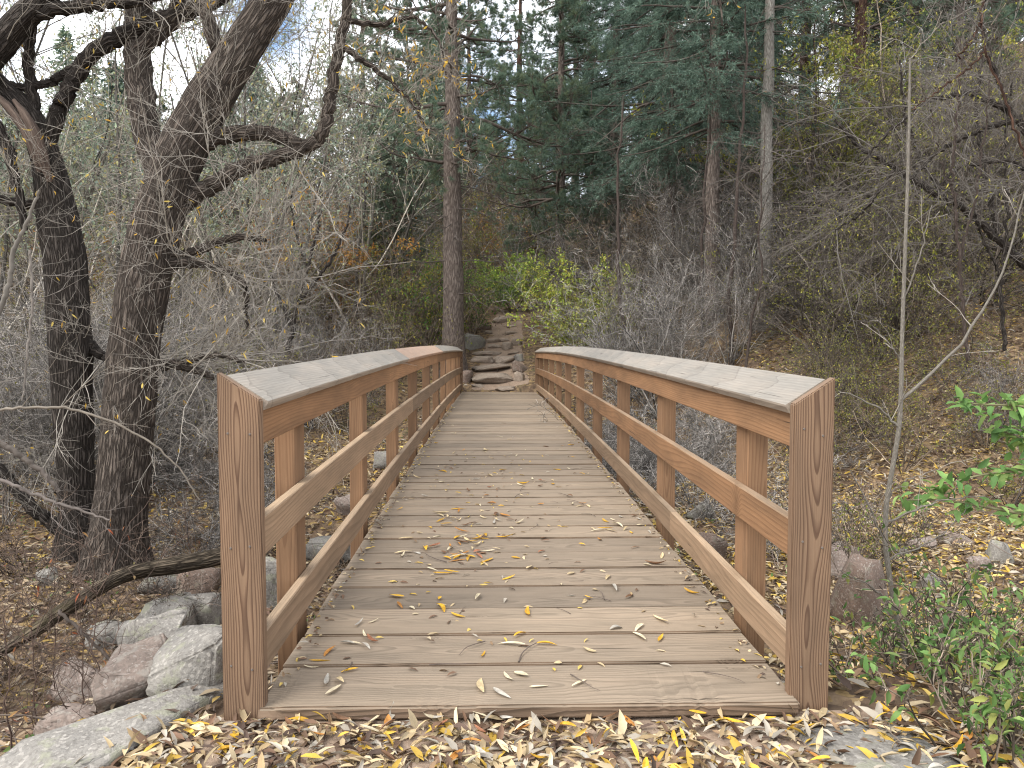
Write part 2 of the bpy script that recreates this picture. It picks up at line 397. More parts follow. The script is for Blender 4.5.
M['step'] = rockmat('trail_step_stone', (.36, .29, .23), (.24, .19, .15), (.29, .25, .2))

# ground
g = G('forest_floor'); o = g.n('TexCoord').outputs['Object']
a = g.noise(o, .6, 5, .6); b = g.noise(o, 7, 5, .65)
vo = g.n('TexVoronoi', None, Vector=g.vmath('ADD', o, g.vmath('SCALE', g.n('TexNoise', None, Vector=o, Scale=9.0).outputs['Color'], .12)), Scale=15.0, Randomness=1.0)
lf = g.n('SeparateColor', None, Color=vo.outputs['Color']).outputs[0]
leafc = g.ramp(lf, [(.0, (.055, .038, .026)), (.3, (.12, .08, .052)), (.55, (.19, .13, .08)), (.8, (.26, .185, .11)), (1, (.32, .22, .09))])
soil = g.mix(g.mr(b, .3, .7), (.055, .04, .03), (.12, .088, .064))
c = g.mix(g.mr(g.math('ADD', a, g.math('MULTIPLY', b, .5)), .5, .85, .15, .9), soil, leafc)
green = g.mix(g.mr(g.noise(o, 1.3, 4), .60, .72, 0, .45), c, (.055, .075, .025))
M['ground'] = g.out(green, .95, g.math('MULTIPLY_ADD', vo.outputs['Distance'], .8, b), .8, .03, .1)
g = G('trail_dirt'); o = g.n('TexCoord').outputs['Object']
a = g.noise(o, 2.2, 5, .6); b = g.noise(o, 28, 5, .7)
c = g.mix(g.mr(a, .3, .7), (.32, .24, .178), (.225, .168, .125)); c = g.mix(g.mr(b, .4, .7, 0, .6), c, (.13, .09, .065))
M['path'] = g.out(c, .95, b, .6, .02, .1)

# ------------------------------------------------------------------ ground and path
def sheet(name, X, Yv, Z, m):
    ny, nx = X.shape; mb = MB(); idx = np.arange(nx * ny).reshape(ny, nx)
    F = np.stack([idx[:-1, :-1], idx[:-1, 1:], idx[1:, 1:], idx[1:, :-1]], -1).reshape(-1, 4)
    mb.add(np.stack([X, Yv, Z], -1).reshape(-1, 3), F); return mb.build(name, m)
u = np.linspace(-1, 1, 421); gx = np.sinh(u * 5.6) / math.sinh(5.6) * 150
v = np.linspace(-1, 1, 421); gy = 8 + np.where(v < 0, 30, 130) * np.sinh(np.abs(v) * 5.0) / math.sinh(5.0) * np.sign(v)
GX, GY = np.meshgrid(gx, gy)
ground = tag(sheet('ground', GX, GY, terrain(GX, GY), M['ground']), kind='structure')
py_ = np.linspace(19.0, 32, 160); pw = np.linspace(-1, 1, 22)
pcx = np.interp(py_, [19.0, 21, 25, 29, 32], [.05, .05, .25, .45, .8])
PX = pcx[:, None] + pw[None, :] * (np.interp(py_, [19.0, 21, 29, 32], [.95, .8, .62, .5]) + .12 * vnoise(py_ * 1.3, py_ * 0, 9))[:, None]
PY = np.repeat(py_[:, None], 22, 1)
PZ = terrain(PX, PY) + .012 - .05 * np.abs(pw[None, :]) ** 6
PZ = np.where(PY < 19.52, np.minimum(PZ, -.035), PZ)
tag(sheet('path', PX, PY, PZ, M['path']), kind='structure')
yy = np.linspace(-3.0, 2.62, 70); xx = np.linspace(-1.12, 1.30, 30)
FX, FY = np.meshgrid(xx, yy)
tag(sheet('trail', FX, FY, terrain(FX, FY) + .004, M['path']), kind='structure')

# ------------------------------------------------------------------ footbridge
bridge = empty('footbridge', (0, Y0, 0))
tag(bridge, 'weathered wooden footbridge with plank deck and sloping-capped three-rail handrails', 'footbridge')
def bev_box(bm_sz, bev=.004, seg=2):
    bm = bmesh.new(); bmesh.ops.create_cube(bm, size=1)
    for vv_ in bm.verts: vv_.co = Vector((vv_.co.x * bm_sz[0], vv_.co.y * bm_sz[1], vv_.co.z * bm_sz[2]))
    bmesh.ops.bevel(bm, geom=bm.edges[:], offset=bev, segments=seg, affect='EDGES'); return bm
def mesh_from(bm, name, m):
    me = bpy.data.meshes.new(name); bm.to_mesh(me); bm.free(); me.materials.append(m); return me
def part(name, me, loc, rot=(0, 0, 0), parent=bridge):
    o = bpy.data.objects.new(name, me); col.objects.link(o); o.parent = parent; o.location = loc; o.rotation_euler = rot; return o
HW = .935
PITCH = .298; nb = int((Y1 - Y0) / PITCH)
PITCH = (Y1 - Y0) / nb
rng = np.random.default_rng(3)
dms = []
for k in range(6):
    bm = bev_box((HW * 2 + rng.uniform(-.015, .015), PITCH - .006, .048), .005, 2)
    bmesh.ops.subdivide_edges(bm, edges=[e for e in bm.edges if abs(e.verts[0].co.x - e.verts[1].co.x) > 1], cuts=40)
    for q in bm.verts:
        n_ = mnoise.noise(Vector((q.co.x * 3, q.co.y * 2 + k * 9, 1)))
        q.co.z += .002 * n_; q.co.y += .0012 * mnoise.noise(Vector((q.co.x * 5, k * 7 + (3 if q.co.y > 0 else 0), 5)))
    me = mesh_from(bm, 'deck_board', M['deck']); dms.append(me)
bm = bev_box((HW * 2, PITCH - .006 + .024, .05), .008, 3)
bmesh.ops.subdivide_edges(bm, edges=[e for e in bm.edges if abs(e.verts[0].co.x - e.verts[1].co.x) > 1], cuts=70)
for q in bm.verts:                                              # worn, chipped front arris
    if q.co.y < 0 and q.co.z > .012:
        n_ = max(0, mnoise.noise(Vector((q.co.x * 6, 2, 1))) + .3 * mnoise.noise(Vector((q.co.x * 30, 2, 1))))
        q.co.z -= .014 * n_; q.co.y += .018 * n_
front_me = mesh_from(bm, 'deck_board', M['deck'])
for k in range(nb):
    yc = PITCH * (k + .5); z = float(camber(Y0 + yc)); sl_ = (float(camber(Y0 + yc + .1)) - float(camber(Y0 + yc - .1))) / .2
    o = part('deck_board', front_me if k == 0 else dms[(k * 5 + k // 6) % 6], (rng.uniform(-.006, .006), yc - (.012 if k == 0 else 0), z - .025 + rng.uniform(-.0025, .0025)),
             (math.atan(sl_), rng.uniform(-.001, .001), rng.uniform(-.0012, .0012) + (math.pi if k % 3 == 1 and k else 0)))
RI = .937           # inner face of the rails
def sweep(name, prof, y0, y1, m, mirror):
    """prof: (x,z) outline swept along the camber; part local coords (bridge origin)"""
    n = max(2, int((y1 - y0) / .35) + 1); ys = np.linspace(y0, y1, n)
    pr = np.array(prof, float); k = len(pr)
    bm = bmesh.new(); rows = []
    for y in ys:
        z = float(camber(Y0 + y)); rows.append([bm.verts.new(((-p[0] if mirror else p[0]), y, p[1] + z)) for p in pr])
    for i in range(n - 1):
        for j in range(k):
            q = [rows[i][j], rows[i][(j + 1) % k], rows[i + 1][(j + 1) % k], rows[i + 1][j]]
            bm.faces.new(q if mirror else q[::-1])
    bm.faces.new(rows[0] if mirror else rows[0][::-1]); bm.faces.new(rows[-1][::-1] if mirror else rows[-1])
    bmesh.ops.recalc_face_normals(bm, faces=bm.faces[:])
    me = mesh_from(bm, name, m)
    return part(name, me, (0, 0, 0))
def rect(x0, x1, z0, z1, c=.004):
    return [(x0 + c, z0), (x1 - c, z0), (x1, z0 + c), (x1, z1 - c), (x1 - c, z1), (x0 + c, z1), (x0, z1 - c), (x0, z0 + c)]
LB = Y1 - Y0
joints = {'cap': ([.045, 4.45, 9.2, LB - .045], [.045, 5.3, 10.4, LB - .045]), 'top': ([.045, 3.4, 8.5, LB - .045], [.045, 5.1, 10.2, LB - .045]),
          'mid': ([.045, 5.1, 10.2, LB - .045], [.045, 5.1, 10.2, LB - .045]), 'low': ([.045, 3.4, 8.5, LB - .045], [.045, 1.95, 6.8, 11.9, LB - .045])}
def capprof():
    # sloping board, low inside, high outside
    x0, z0, x1, z1 = RI - .022, 1.008, RI + .118, 1.100
    dx, dz = x1 - x0, z1 - z0; l_ = math.hypot(dx, dz); nx, nz = -dz / l_, dx / l_; t = .034
    return [(x0, z0), (x1, z1), (x1 + nx * t, z1 + nz * t), (x0 + nx * t + .003, z0 + nz * t + .002), (x0 + nx * t * .8, z0 + nz * t * .8)]
for s_, mir in ((0, True), (1, False)):
    for kind, prof, mat in (('cap', capprof(), 'cap'), ('top', rect(RI, RI + .04, .882, 1.016), 'rail'), ('mid', rect(RI, RI + .04, .486, .624), 'rail_low'), ('low', rect(RI, RI + .04, .075, .212), 'rail_low')):
        J = joints[kind][s_]
        for i in range(len(J) - 1):
            m_ = mat
            if kind == 'cap' and mir and i == 1: m_ = 'cap_pink'
            if kind == 'mid' and not mir: m_ = 'rail'
            o = sweep({'cap': 'rail_cap', 'top': 'top_rail', 'mid': 'middle_rail', 'low': 'bottom_rail'}[kind], prof, J[i] + (.0015 if i else 0), J[i + 1] - .0015, M[m_], mir)
            if m_ == 'cap_pink': o['label'] = 'pinkish newer section of handrail cap'
            rng_ = random.Random(i * 7 + s_); o.location = (rng_.uniform(-.002, .002), 0 if mir or i else .026, rng_.uniform(-.003, .003) - (0 if mir else .018))
# posts behind the rails
sx = -1
for s_ in (-1, 1):
    for k in range(11):
        y0 = .70 + 1.70 * k
        if k == 10: y0 = LB - .22
        wz = (1.03 if s_ < 0 else 1.012) + float(camber(Y0 + y0)); 
        bm = bev_box((.088, .165, wz + .35), .004, 1)
        me = mesh_from(bm, 'post', M['post'])
        part('post', me, (s_ * (RI + .041 + .044), y0 + .0825, (wz - .35) / 2))
    # hidden end post at the near end
    bm = bev_box((.06, .1, 1.3), .004, 1); part('post', mesh_from(bm, 'post', M['post']), (s_ * (RI + .041 + .032), .13, 1.0 - .65))
    for ye in (0.0, LB):                                       # end boards with sloped tops
        bm = bmesh.new(); x0, x1 = RI - .024, RI + .117; zt0, zt1 = 1.048, 1.142; zb = -.07 if ye == 0 else -.1
        ya, yb = (ye - .002, ye + .042) if ye == 0 else (ye - .042, ye + .002)
        vsq = [(x0, zb), (x1, zb), (x1, zt1), (x0, zt0)]
        A = [bm.verts.new((x * s_, ya, z)) for x, z in vsq]; B = [bm.verts.new((x * s_, yb, z)) for x, z in vsq]
        for j in range(4): bm.faces.new((A[j], A[(j + 1) % 4], B[(j + 1) % 4], B[j]))
        bm.faces.new(A[::-1]); bm.faces.new(B); bmesh.ops.recalc_face_normals(bm, faces=bm.faces[:])
        bmesh.ops.bevel(bm, geom=bm.edges[:], offset=.004, segments=2, affect='EDGES')
        xm = (x0 + x1) / 2 * s_; ym = (ya + yb) / 2
        for q in bm.verts: q.co -= Vector((xm, ym, 0))
        eb = part('end_board', mesh_from(bm, 'end_board', M['trim']), (xm, ym + (.03 if s_ > 0 and ye == 0 else 0), -.02 if s_ > 0 else 0))
        if ye == 0:
            for zz in (.95, .55, .14):
                for dx in (-.035, .035):
                    bm = bmesh.new(); bmesh.ops.create_cone(bm, cap_ends=True, segments=10, radius1=.0045, radius2=.003, depth=.004)
                    bmesh.ops.rotate(bm, verts=bm.verts, matrix=Matrix.Rotation(R(90), 3, 'X'))
                    part('screw_head', mesh_from(bm, 'screw_head', M['metal']), (dx + random.uniform(-.006, .006), -.0235, zz + random.uniform(-.02, .02)), parent=eb)
    sweep('beam', rect(.66, .78, -.40, -.06), .10, LB - .1, M['post'], s_ < 0)
bm = bev_box((HW * 2 - .1, .05, .16), .004, 1); part('sill_beam', mesh_from(bm, 'sill_beam', M['post']), (0, .06, -.135))

# ------------------------------------------------------------------ rocks
def rock_mesh(seed, sx, sy, sz, m, ang=.12, cuts=3):
    rg = random.Random(seed); bm = bmesh.new()
    for _ in range(16):
        v_ = Vector((rg.gauss(0, 1), rg.gauss(0, 1), rg.gauss(0, 1))).normalized()
        v_ = Vector([math.copysign(abs(c) ** .62, c) for c in v_])
        bm.verts.new(v_ * rg.uniform(.8, 1.0))
    bmesh.ops.convex_hull(bm, input=bm.verts[:])
    for q in [q for q in bm.verts if not q.link_faces]: bm.verts.remove(q)
    bmesh.ops.bevel(bm, geom=bm.edges[:], offset=.17, segments=3, affect='EDGES', clamp_overlap=True)
    bmesh.ops.triangulate(bm, faces=bm.faces[:])
    bmesh.ops.subdivide_edges(bm, edges=bm.edges[:], cuts=cuts, use_grid_fill=True)
    for q in bm.verts:
        p = q.co; off = Vector((seed * 3.1, seed * 1.7, 0))
        n_ = ang * mnoise.fractal(p * 1.6 + off, 1.0, 2.0, 4) + .03 * mnoise.noise(p * 9 + off)
        q.co = p * (1 + n_)
    for q in bm.verts: q.co = Vector((q.co.x * sx / 2, q.co.y * sy / 2, q.co.z * sz / 2))
    for f in bm.faces: f.smooth = True
    return mesh_from(bm, 'rock', m)
rs = [100]
def rock(px, pyb, wpx, hpx, mat, label, name='boulder', cat='rock', dep=.9, group=None, rz=None, Y=None, tilt=.12, sink=.25, flat=None):
    """pixel of the base centre, width and visible height in the photograph -> a rock resting in the ground"""
    rs[0] += 1
    p = ghit(px, pyb) if Y is None else at(px, pyb, Y)
    Yd = p.y; kw, kh = (1.15, 1.05) if name == 'stone_step' else (1.3, 1.25)
    w_ = wpx * kw * Yd / FPX; h_ = hpx * kh * Yd / FPX
    hz = h_ / (1 - sink)
    if flat: hz = flat
    o = bpy.data.objects.new(name, rock_mesh(rs[0], w_ * 1.08, w_ * dep, hz * 1.1, M[mat])); col.objects.link(o)
    o.location = (p.x, p.y + w_ * dep * .3, p.z + hz * (.5 - sink))
    rg = random.Random(rs[0]); o.rotation_euler = (rg.uniform(-tilt, tilt), rg.uniform(-tilt, tilt), rg.uniform(-.4, .4) if rz is None else rz)
    return tag(o, label, cat, group)
GL = 'rocks along the left bank'
o = rock(134, 778, 128, 74, 'rock', 'broad flat grey slab at the foot of the left end board', 'stone_slab', 'stone slab', 1.1, GL)
o.data = rock_mesh(31, .62, .95, .20, M['rock'], .08); o.location = (-1.40, 2.70, -.115); o.rotation_euler = (.02, -.12, -.35)
rock(188, 694, 74, 56, 'rock', 'rounded grey-green boulder right beside the left end board', dep=.8, group=GL)
rock(130, 706, 74, 40, 'rock_pink', 'large pale pinkish boulder left of the grey-green one, above the slab', dep=1.3, group=GL)
rock(158, 640, 54, 32, 'rock', 'grey boulder below the fallen log, highest of the left pile', dep=.9, group=GL)
rock(150, 668, 56, 40, 'rock', 'tilted grey wedge of rock in the middle of the left pile', dep=.8, group=GL, tilt=.3)
rock(198, 630, 46, 30, 'rock', 'pale grey rock touching the left end board under the log', dep=.9, group=GL)
rock(196, 606, 46, 28, 'rock_brown', 'dark brown rock just below the fallen log', dep=.9, group=GL)
rock(158, 597, 36, 17, 'rock', 'small flat grey rock half under the fallen log', dep=1.0, group=GL)
rock(80, 704, 64, 28, 'rock_pink', 'low pink rock among dry stems at the lower left', dep=.9, group=GL)
rock(100, 648, 34, 16, 'rock', 'small pale rock lying in leaves under the log bend', dep=.9, group=GL)
rock(45, 587, 18, 14, 'rock', 'small dark stone in leaves left of the willow roots', 'stone', 'stone', group=GL)
rock(272, 612, 34, 42, 'rock', 'grey boulder seen between left end board and first post', dep=.9, group=GL)
rock(108, 690, 30, 16, 'rock_pink', 'small pink stone wedged between the two pink boulders', 'stone', 'stone', group=GL)
rock(60, 742, 50, 22, 'rock_pink', 'half-buried pink rock beside the flat slab at frame bottom', group=GL)
rock(330, 560, 40, 20, 'rock', 'grey rock in the creek bed under the left railing', group=GL)
rock(352, 515, 30, 16, 'rock_pink', 'pinkish rock in the creek bed seen through the left railing', group=GL)
rock(385, 470, 26, 14, 'rock', 'small grey rock farthest along the left creek bed', group=GL)
GR = 'rocks along the right bank'
o = rock(898, 782, 98, 58, 'rock', 'flat grey slab with leaves at the foot of the right end board', 'stone_slab', 'stone slab', 1.0, GR)
o.data = rock_mesh(35, .52, .62, .15, M['rock'], .08); o.location = (1.12, 2.27, -.085); o.rotation_euler = (.0, .05, .3)
rock(846, 578, 30, 27, 'rock_pink', 'flat-topped pinkish rock touching the right end board', dep=1.1, group=GR)
rock(874, 626, 60, 54, 'rock_brown', 'large brown boulder behind the pale sapling', dep=.9, group=GR)
rock(963, 546, 30, 14, 'rock_pink', 'small pinkish rock in yellow leaves right of the sapling', group=GR)
rock(1006, 564, 22, 22, 'rock', 'grey rock at the right edge among yellow leaves', group=GR)
rock(902, 559, 20, 13, 'rock', 'small grey stone just behind the sapling stem', 'stone', 'stone', group=GR)
rock(926, 552, 22, 12, 'rock_pink', 'small flat stone between the sapling and the pinkish rock', 'stone', 'stone', group=GR)
rock(982, 571, 18, 12, 'rock_pink', 'little pink stone below the two right edge rocks', 'stone', 'stone', group=GR)
rock(935, 588, 26, 14, 'rock', 'grey stone right of the brown boulder', 'stone', 'stone', group=GR)
rock(950, 625, 24, 12, 'rock_brown', 'brown stone among green leaves at the right', 'stone', 'stone', group=GR)
rock(712, 562, 30, 24, 'rock_brown', 'brown rock seen through the right railing by the first post', group=GR)
rock(700, 520, 24, 16, 'rock', 'grey rock in the creek bed behind the right railing', group=GR)
# stone steps on the far trail
GS = 'stone steps on the trail beyond the bridge'
steps = [(506, 391, 20, 5, 'flat low stone at the very foot of the steps, right'), (478, 388, 17, 4, 'flat low stone at the foot of the steps, left'),
         (492, 384, 42, 10, 'widest stone step, one above the foot of the flight'), (493, 373, 38, 9, 'second full-width stone step from the bottom'),
         (483, 364, 23, 8, 'left stone of the paired third step'), (505, 365, 24, 9, 'right stone of the paired third step'),
         (486, 356, 25, 5, 'thin slab forming the fourth step, left side'), (513, 355, 11, 4, 'small stone at right of the fourth step'),
         (495, 349, 14, 5, 'pale slab stone of the fifth step'), (507, 351, 10, 9, 'upright block at right of the fifth step'),
         (492, 343, 17, 5, 'dark slab of the sixth step'), (505, 342, 9, 4, 'small stone right of the sixth step'),
         (511, 335, 12, 4, 'small slab right of centre below the top step'), (488, 334, 9, 4, 'small dark stone left of centre below the top step'), (511, 328, 10, 3, 'thin stone just below the top step'),
         (505, 323, 23, 7, 'dark squared stone block at the top of the trail steps')]
for px, pb, ww, hh, lb in steps:
    rock(px, pb, ww, hh, 'step', lb, 'stone_step', 'stone step', .75, GS, rz=random.uniform(-.12, .12), tilt=.04, sink=.1)
GF = 'rocks flanking the trail steps'
for px, pb, ww, hh, mt, lb in ((473, 350, 20, 15, 'rock', 'big grey boulder between the pine trunk and the steps'), (466, 384, 16, 12, 'rock_brown', 'brown boulder at bridge end left of the steps'),
                           (523, 372, 17, 11, 'rock_brown', 'dark rock right of the lower steps under the bush'), (519, 382, 9, 9, 'step', 'small rock leaning on the right end of the widest step'),
                           (517, 346, 9, 7, 'step', 'small rock right of the fifth step'), (484, 330, 11, 6, 'rock_brown', 'reddish rock beside the trail above the pine roots'),
                           (519, 362, 9, 7, 'rock', 'grey stone beside the paired third step')):
    rock(px, pb, ww, hh, mt, lb, group=GF)

# ------------------------------------------------------------------ big trees built along measured trunks
def pl(pts, Y, n=None):
    """pixel polyline [(px,py,rpx[,Y])] -> smooth world points and radii"""
    P = np.array([list(at(p[0], p[1], p[3] if len(p) > 3 else Y)) for p in pts]); Rr = np.array([p[2] * (p[3] if len(p) > 3 else Y) / FPX for p in pts])
    t = np.concatenate([[0], np.cumsum(np.linalg.norm(np.diff(P, axis=0), axis=1))])
    n = n or max(6, int(t[-1] / .05)); tt = np.linspace(0, t[-1], n)
    # Catmull-Rom like smoothing
    Q = np.stack([np.interp(tt, t, P[:, k]) for k in range(3)], 1); q = np.interp(tt, t, Rr)
    for _ in range(3):
        Q[1:-1] = (Q[:-2] + 2 * Q[1:-1] + Q[2:]) / 4; q[1:-1] = (q[:-2] + 2 * q[1:-1] + q[2:]) / 4
    return Q, q
def trunk_mb(Q, q, sides=36, rough=.10, seed=0, flare=0.0, mat=0):
    """thick trunk with real bark ridges"""
    mb = MB(); mb.tubes(Q[None], q[None], sides, mat)
    V = mb.V[0].astype(float); N = len(Q)
    C = np.repeat(Q, sides, axis=0); rad = V - C; rl = np.linalg.norm(rad, axis=1, keepdims=True); un = rad / (rl + 1e-9)
    T = mb.T[0]
    d = np.zeros(len(V))
    for i in range(len(V)):
        t = T[i]
        a = mnoise.noise(Vector((t[0] * 13 + seed, t[1] * 13, t[2] * 1.6)))
        b = mnoise.noise(Vector((t[0] * 30 + seed, t[1] * 30, t[2] * 4.5)))
        c = mnoise.noise(Vector((t[0] * 4 + seed * 2, t[1] * 4, t[2] * .9)))
        d[i] = (1 - abs(a) * 2.2) * .45 + (1 - abs(b) * 2) * .3 + c * 1.1
    amp = rough * np.minimum(rl[:, 0], .25)
    nV = V + un * (amp * (d - .3))[:, None]
    if flare:
        z0 = Q[0, 2]; hgt = np.clip(1 - (V[:, 2] - z0) / .7, 0, 1) ** 2
        ang = np.arctan2(T[:, 1], T[:, 0]); nV += un * (hgt * rl[:, 0] * flare * (.5 + .5 * np.cos(ang * 5 + seed)))[:, None]
    mb.V[0] = nV.astype(np.float32); return mb
def twigs(mb, rng, Q, q, k, L, r, levels=2, wander=.14, trop=.03, kids_=5, colr=(.22, .19, .15), mat=0, t0=.1, t1=1.0, ang=1.0, N=7, leaf=None, lmat=1, lr=.5, sides=3, colv=.25, upb=.15):
    """twig systems from a limb; optional sparse leaves"""
    S, D, _, _ = spawn(rng, Q[None], q[None], k, t0, t1, ang, upb=upb)
    ln = L * rng.uniform(.4, 1.3, len(S)); rr = r * rng.uniform(.6, 1.3, len(S)) * (ln / L) ** .5
    allP = []
    for lv in range(levels + 1):
        P = grow(rng, S, D, ln, N, wander, trop); Rd = taper(rr, N, .3)
        cc = np.asarray(colr) * rng.uniform(1 - colv, 1 + colv, (len(P), 1))
        mb.tubes(P, np.maximum(Rd, .0011), sides, mat, cc); allP.append(P)
        if lv < levels:
            S, D, _, ln2 = spawn(rng, P, Rd, kids_, .15, .95, .75, .6, lr, upb=.05)
            rr = np.repeat(rr, kids_) * .55; ln = ln2
    if leaf:
        n, cols, ll = leaf
        P = allP[-1]; b = rng.integers(0, len(P), n); i = rng.integers(2, N, n)
        base = P[b, i]; D = unit(rng.normal(0, .6, (n, 3)) + np.array([0, 0, -.7])); Nn = rng.normal(0, 1, (n, 3))
        cc = np.array(cols)[rng.integers(0, len(cols), n)] * rng.uniform(.75, 1.15, (n, 1))
        mb.leaves(base, D, Nn, ll * rng.uniform(.6, 1.2, n), ll * .22, cc, lmat)
    return allP
YEL = [(.55, .36, .05), (.5, .3, .04), (.6, .45, .12), (.42, .25, .05)]

rng = np.random.default_rng(11)
TW = (.27, .245, .21)
def tree_from(name, label, cat, Y, trunk_px, limbs_px, matn, group=None, twk=(16, 1.3), seed=0, flare=.5, leaf=260, trunk_name='trunk', sides=36, tw_trunk=14, nk=5):
    Q, q = pl(trunk_px, Y); base = Q[0].copy(); base[2] = th(base[0], base[1])
    root = empty(name, base); tag(root, label, cat, group)
    trunk_mb(Q, q, sides, .16, seed, flare).build(trunk_name, M[matn], root, origin=base)
    crown = MB(); rg = np.random.default_rng(seed + 50)
    for lp in limbs_px:
        mt = matn
        l_, l_q = pl(lp, Y, max(12, int(len(lp) * 9)))
        lj = l_.copy(); lj[2:-1] += rg.normal(0, .007, lj[2:-1].shape)
        trunk_mb(lj, l_q, 14, .08, seed + len(lp)).build('limb', M[mt], root, origin=base)
        twigs(crown, rg, lj, l_q, twk[0], twk[1] * (.5 if lp[-1][2] <= 1 else 1), .0025 if lp[-1][2] <= 1 else .005, 2, kids_=nk, colr=TW, leaf=(leaf // max(1, len(limbs_px)) * (4 if lp[-1][2] <= 1 else 1), YEL, .058))
    twigs(crown, rg, Q, q, tw_trunk, twk[1], .005, 2, kids_=nk, colr=TW, t0=.25, leaf=(leaf // 6, YEL, .058))
    crown.build('twig_crown', [M['twig'], M['leaf']], root, origin=base)
    return root
GW = 'old willows on the left bank'
tree_from('willow_tree', 'largest leaning willow with rough brown bark, nearest the bridge on the left', 'tree', 6.5,
          [(112, 600, 34), (117, 570, 32), (121, 520, 27), (124, 470, 25), (129, 410, 24.5), (136, 342, 23), (149, 262, 23), (162, 205, 23), (178, 160, 23), (196, 120, 21), (216, 86, 19), (236, 56, 18), (254, 28, 17.5), (274, 0, 17), (305, -60, 15), (330, -150, 12), (345, -260, 8)],
          [[(170, 215, 10), (190, 198, 9), (219, 181, 8), (239, 168, 7.5), (273, 159, 7), (301, 150, 7), (318, 141, 6.5), (325, 128, 6), (329, 110, 6), (333, 79, 5.5), (342, 34, 5), (349, -10, 4.5), (362, -80, 3)],
           [(196, 145, 10), (215, 137, 8.5), (240, 133, 8), (262, 132, 7.5), (285, 138, 7), (303, 147, 6)],
           [(158, 270, 8), (178, 262, 6), (205, 264, 5), (232, 272, 4), (246, 285, 3), (247, 330, 1.6)],
           [(165, 258, 5), (200, 250, 4.5), (219, 243, 4), (238, 236, 3.5), (266, 240, 2)],
           [(140, 362, 6), (165, 364, 4.5), (191, 368, 4), (214, 378, 2.5)],
           [(145, 372, 4), (180, 362, 3.5), (215, 355, 2.5), (245, 362, 1.5)],
           [(228, 66, 8), (214, 40, 7), (205, 10, 6), (200, -60, 4.5)],
           [(165, 190, 13, 6.8), (148, 140, 13, 7.0), (139, 80, 13, 7.1), (136, 40, 12, 7.2), (140, 0, 11, 7.3), (150, -90, 8, 7.4)],
           [(340, 45, 4), (365, 62, 2.6), (392, 82, 2), (415, 105, 1.5), (430, 135, 1)],
           [(345, 20, 3), (380, 25, 2.4), (415, 15, 1.8), (440, 40, 1.2), (446, 75, .8)],
           [(334, -170, 7), (450, -330, 5.5), (600, -310, 4), (685, -180, 2.6), (714, -40, 1.4), (722, 25, .8)],
           [(137, 50, 8, 7.1), (155, 35, 8, 7.1), (172, 22, 7.5, 7.1), (183, 0, 7, 7.1), (190, -60, 5, 7.1)]],
          'bark', GW, (22, 1.25), 1, .55, 420)
rb = tree_from('willow_tree', 'dark willow trunk with broken split top, left of the largest willow', 'tree', 7.1,
          [(80, 590, 26), (79, 560, 22), (78, 502, 17), (75, 440, 17), (71, 342, 18), (65, 262, 18.5), (57, 215, 18), (50, 170, 14.5), (40, 135, 13), (28, 112, 12), (10, 95, 10), (-12, 70, 7)],
          [[(48, 140, 8), (58, 113, 7.5), (75, 76, 7.5), (92, 52, 7.5), (126, 34, 8), (160, 20, 8), (205, 5, 8), (250, -20, 7), (300, -60, 5)],
           [(40, 130, 5), (33, 100, 5.5), (28, 60, 5), (33, 10, 4.5), (40, -60, 3)],
           [(60, 195, 5), (30, 205, 4.5), (0, 200, 4), (-40, 190, 3)],
           [(76, 68, 5), (50, 82, 4), (30, 88, 4), (0, 84, 3.5), (-30, 80, 2)],
           [(72, 330, 5), (95, 350, 5), (110, 362, 4), (125, 380, 3)],
           [(85, 540, 9), (60, 530, 7), (30, 505, 6), (0, 470, 5), (-30, 450, 4)]],
          'bark_dark', GW, (18, 1.2), 2, .6, 260)
for pts in ([(50, 182, 2, 6.93), (44, 160, 5, 6.90), (38, 140, 6, 6.88), (28, 118, 5, 6.88), (14, 100, 2, 6.9)], [(40, 172, 2, 6.94), (33, 148, 5, 6.9), (24, 126, 5.5, 6.9), (8, 106, 4, 6.92), (-6, 92, 2, 6.95)]):
    Q, q = pl(pts, 7); trunk_mb(Q, q, 16, .55, pts[0][0]).build('split_wood', M['split'], rb, origin=np.array(rb.location))

tree_from('willow_tree', 'willow limb arching over the upper left corner from outside the frame', 'tree', 6.9,
          [(-190, 600, 22), (-170, 400, 20), (-110, 200, 17), (-50, 100, 14), (0, 47, 12.5), (20, 22, 12), (41, 2, 11), (70, -30, 10), (140, -100, 7)],
          [[(20, 20, 7), (60, 8, 6.5), (95, 4, 6), (140, 2, 5), (200, -20, 3)], [(-30, 80, 6), (10, 150, 5), (25, 230, 3)]],
          'bark_dark', GW, (16, 1.2), 3, .3, 160)

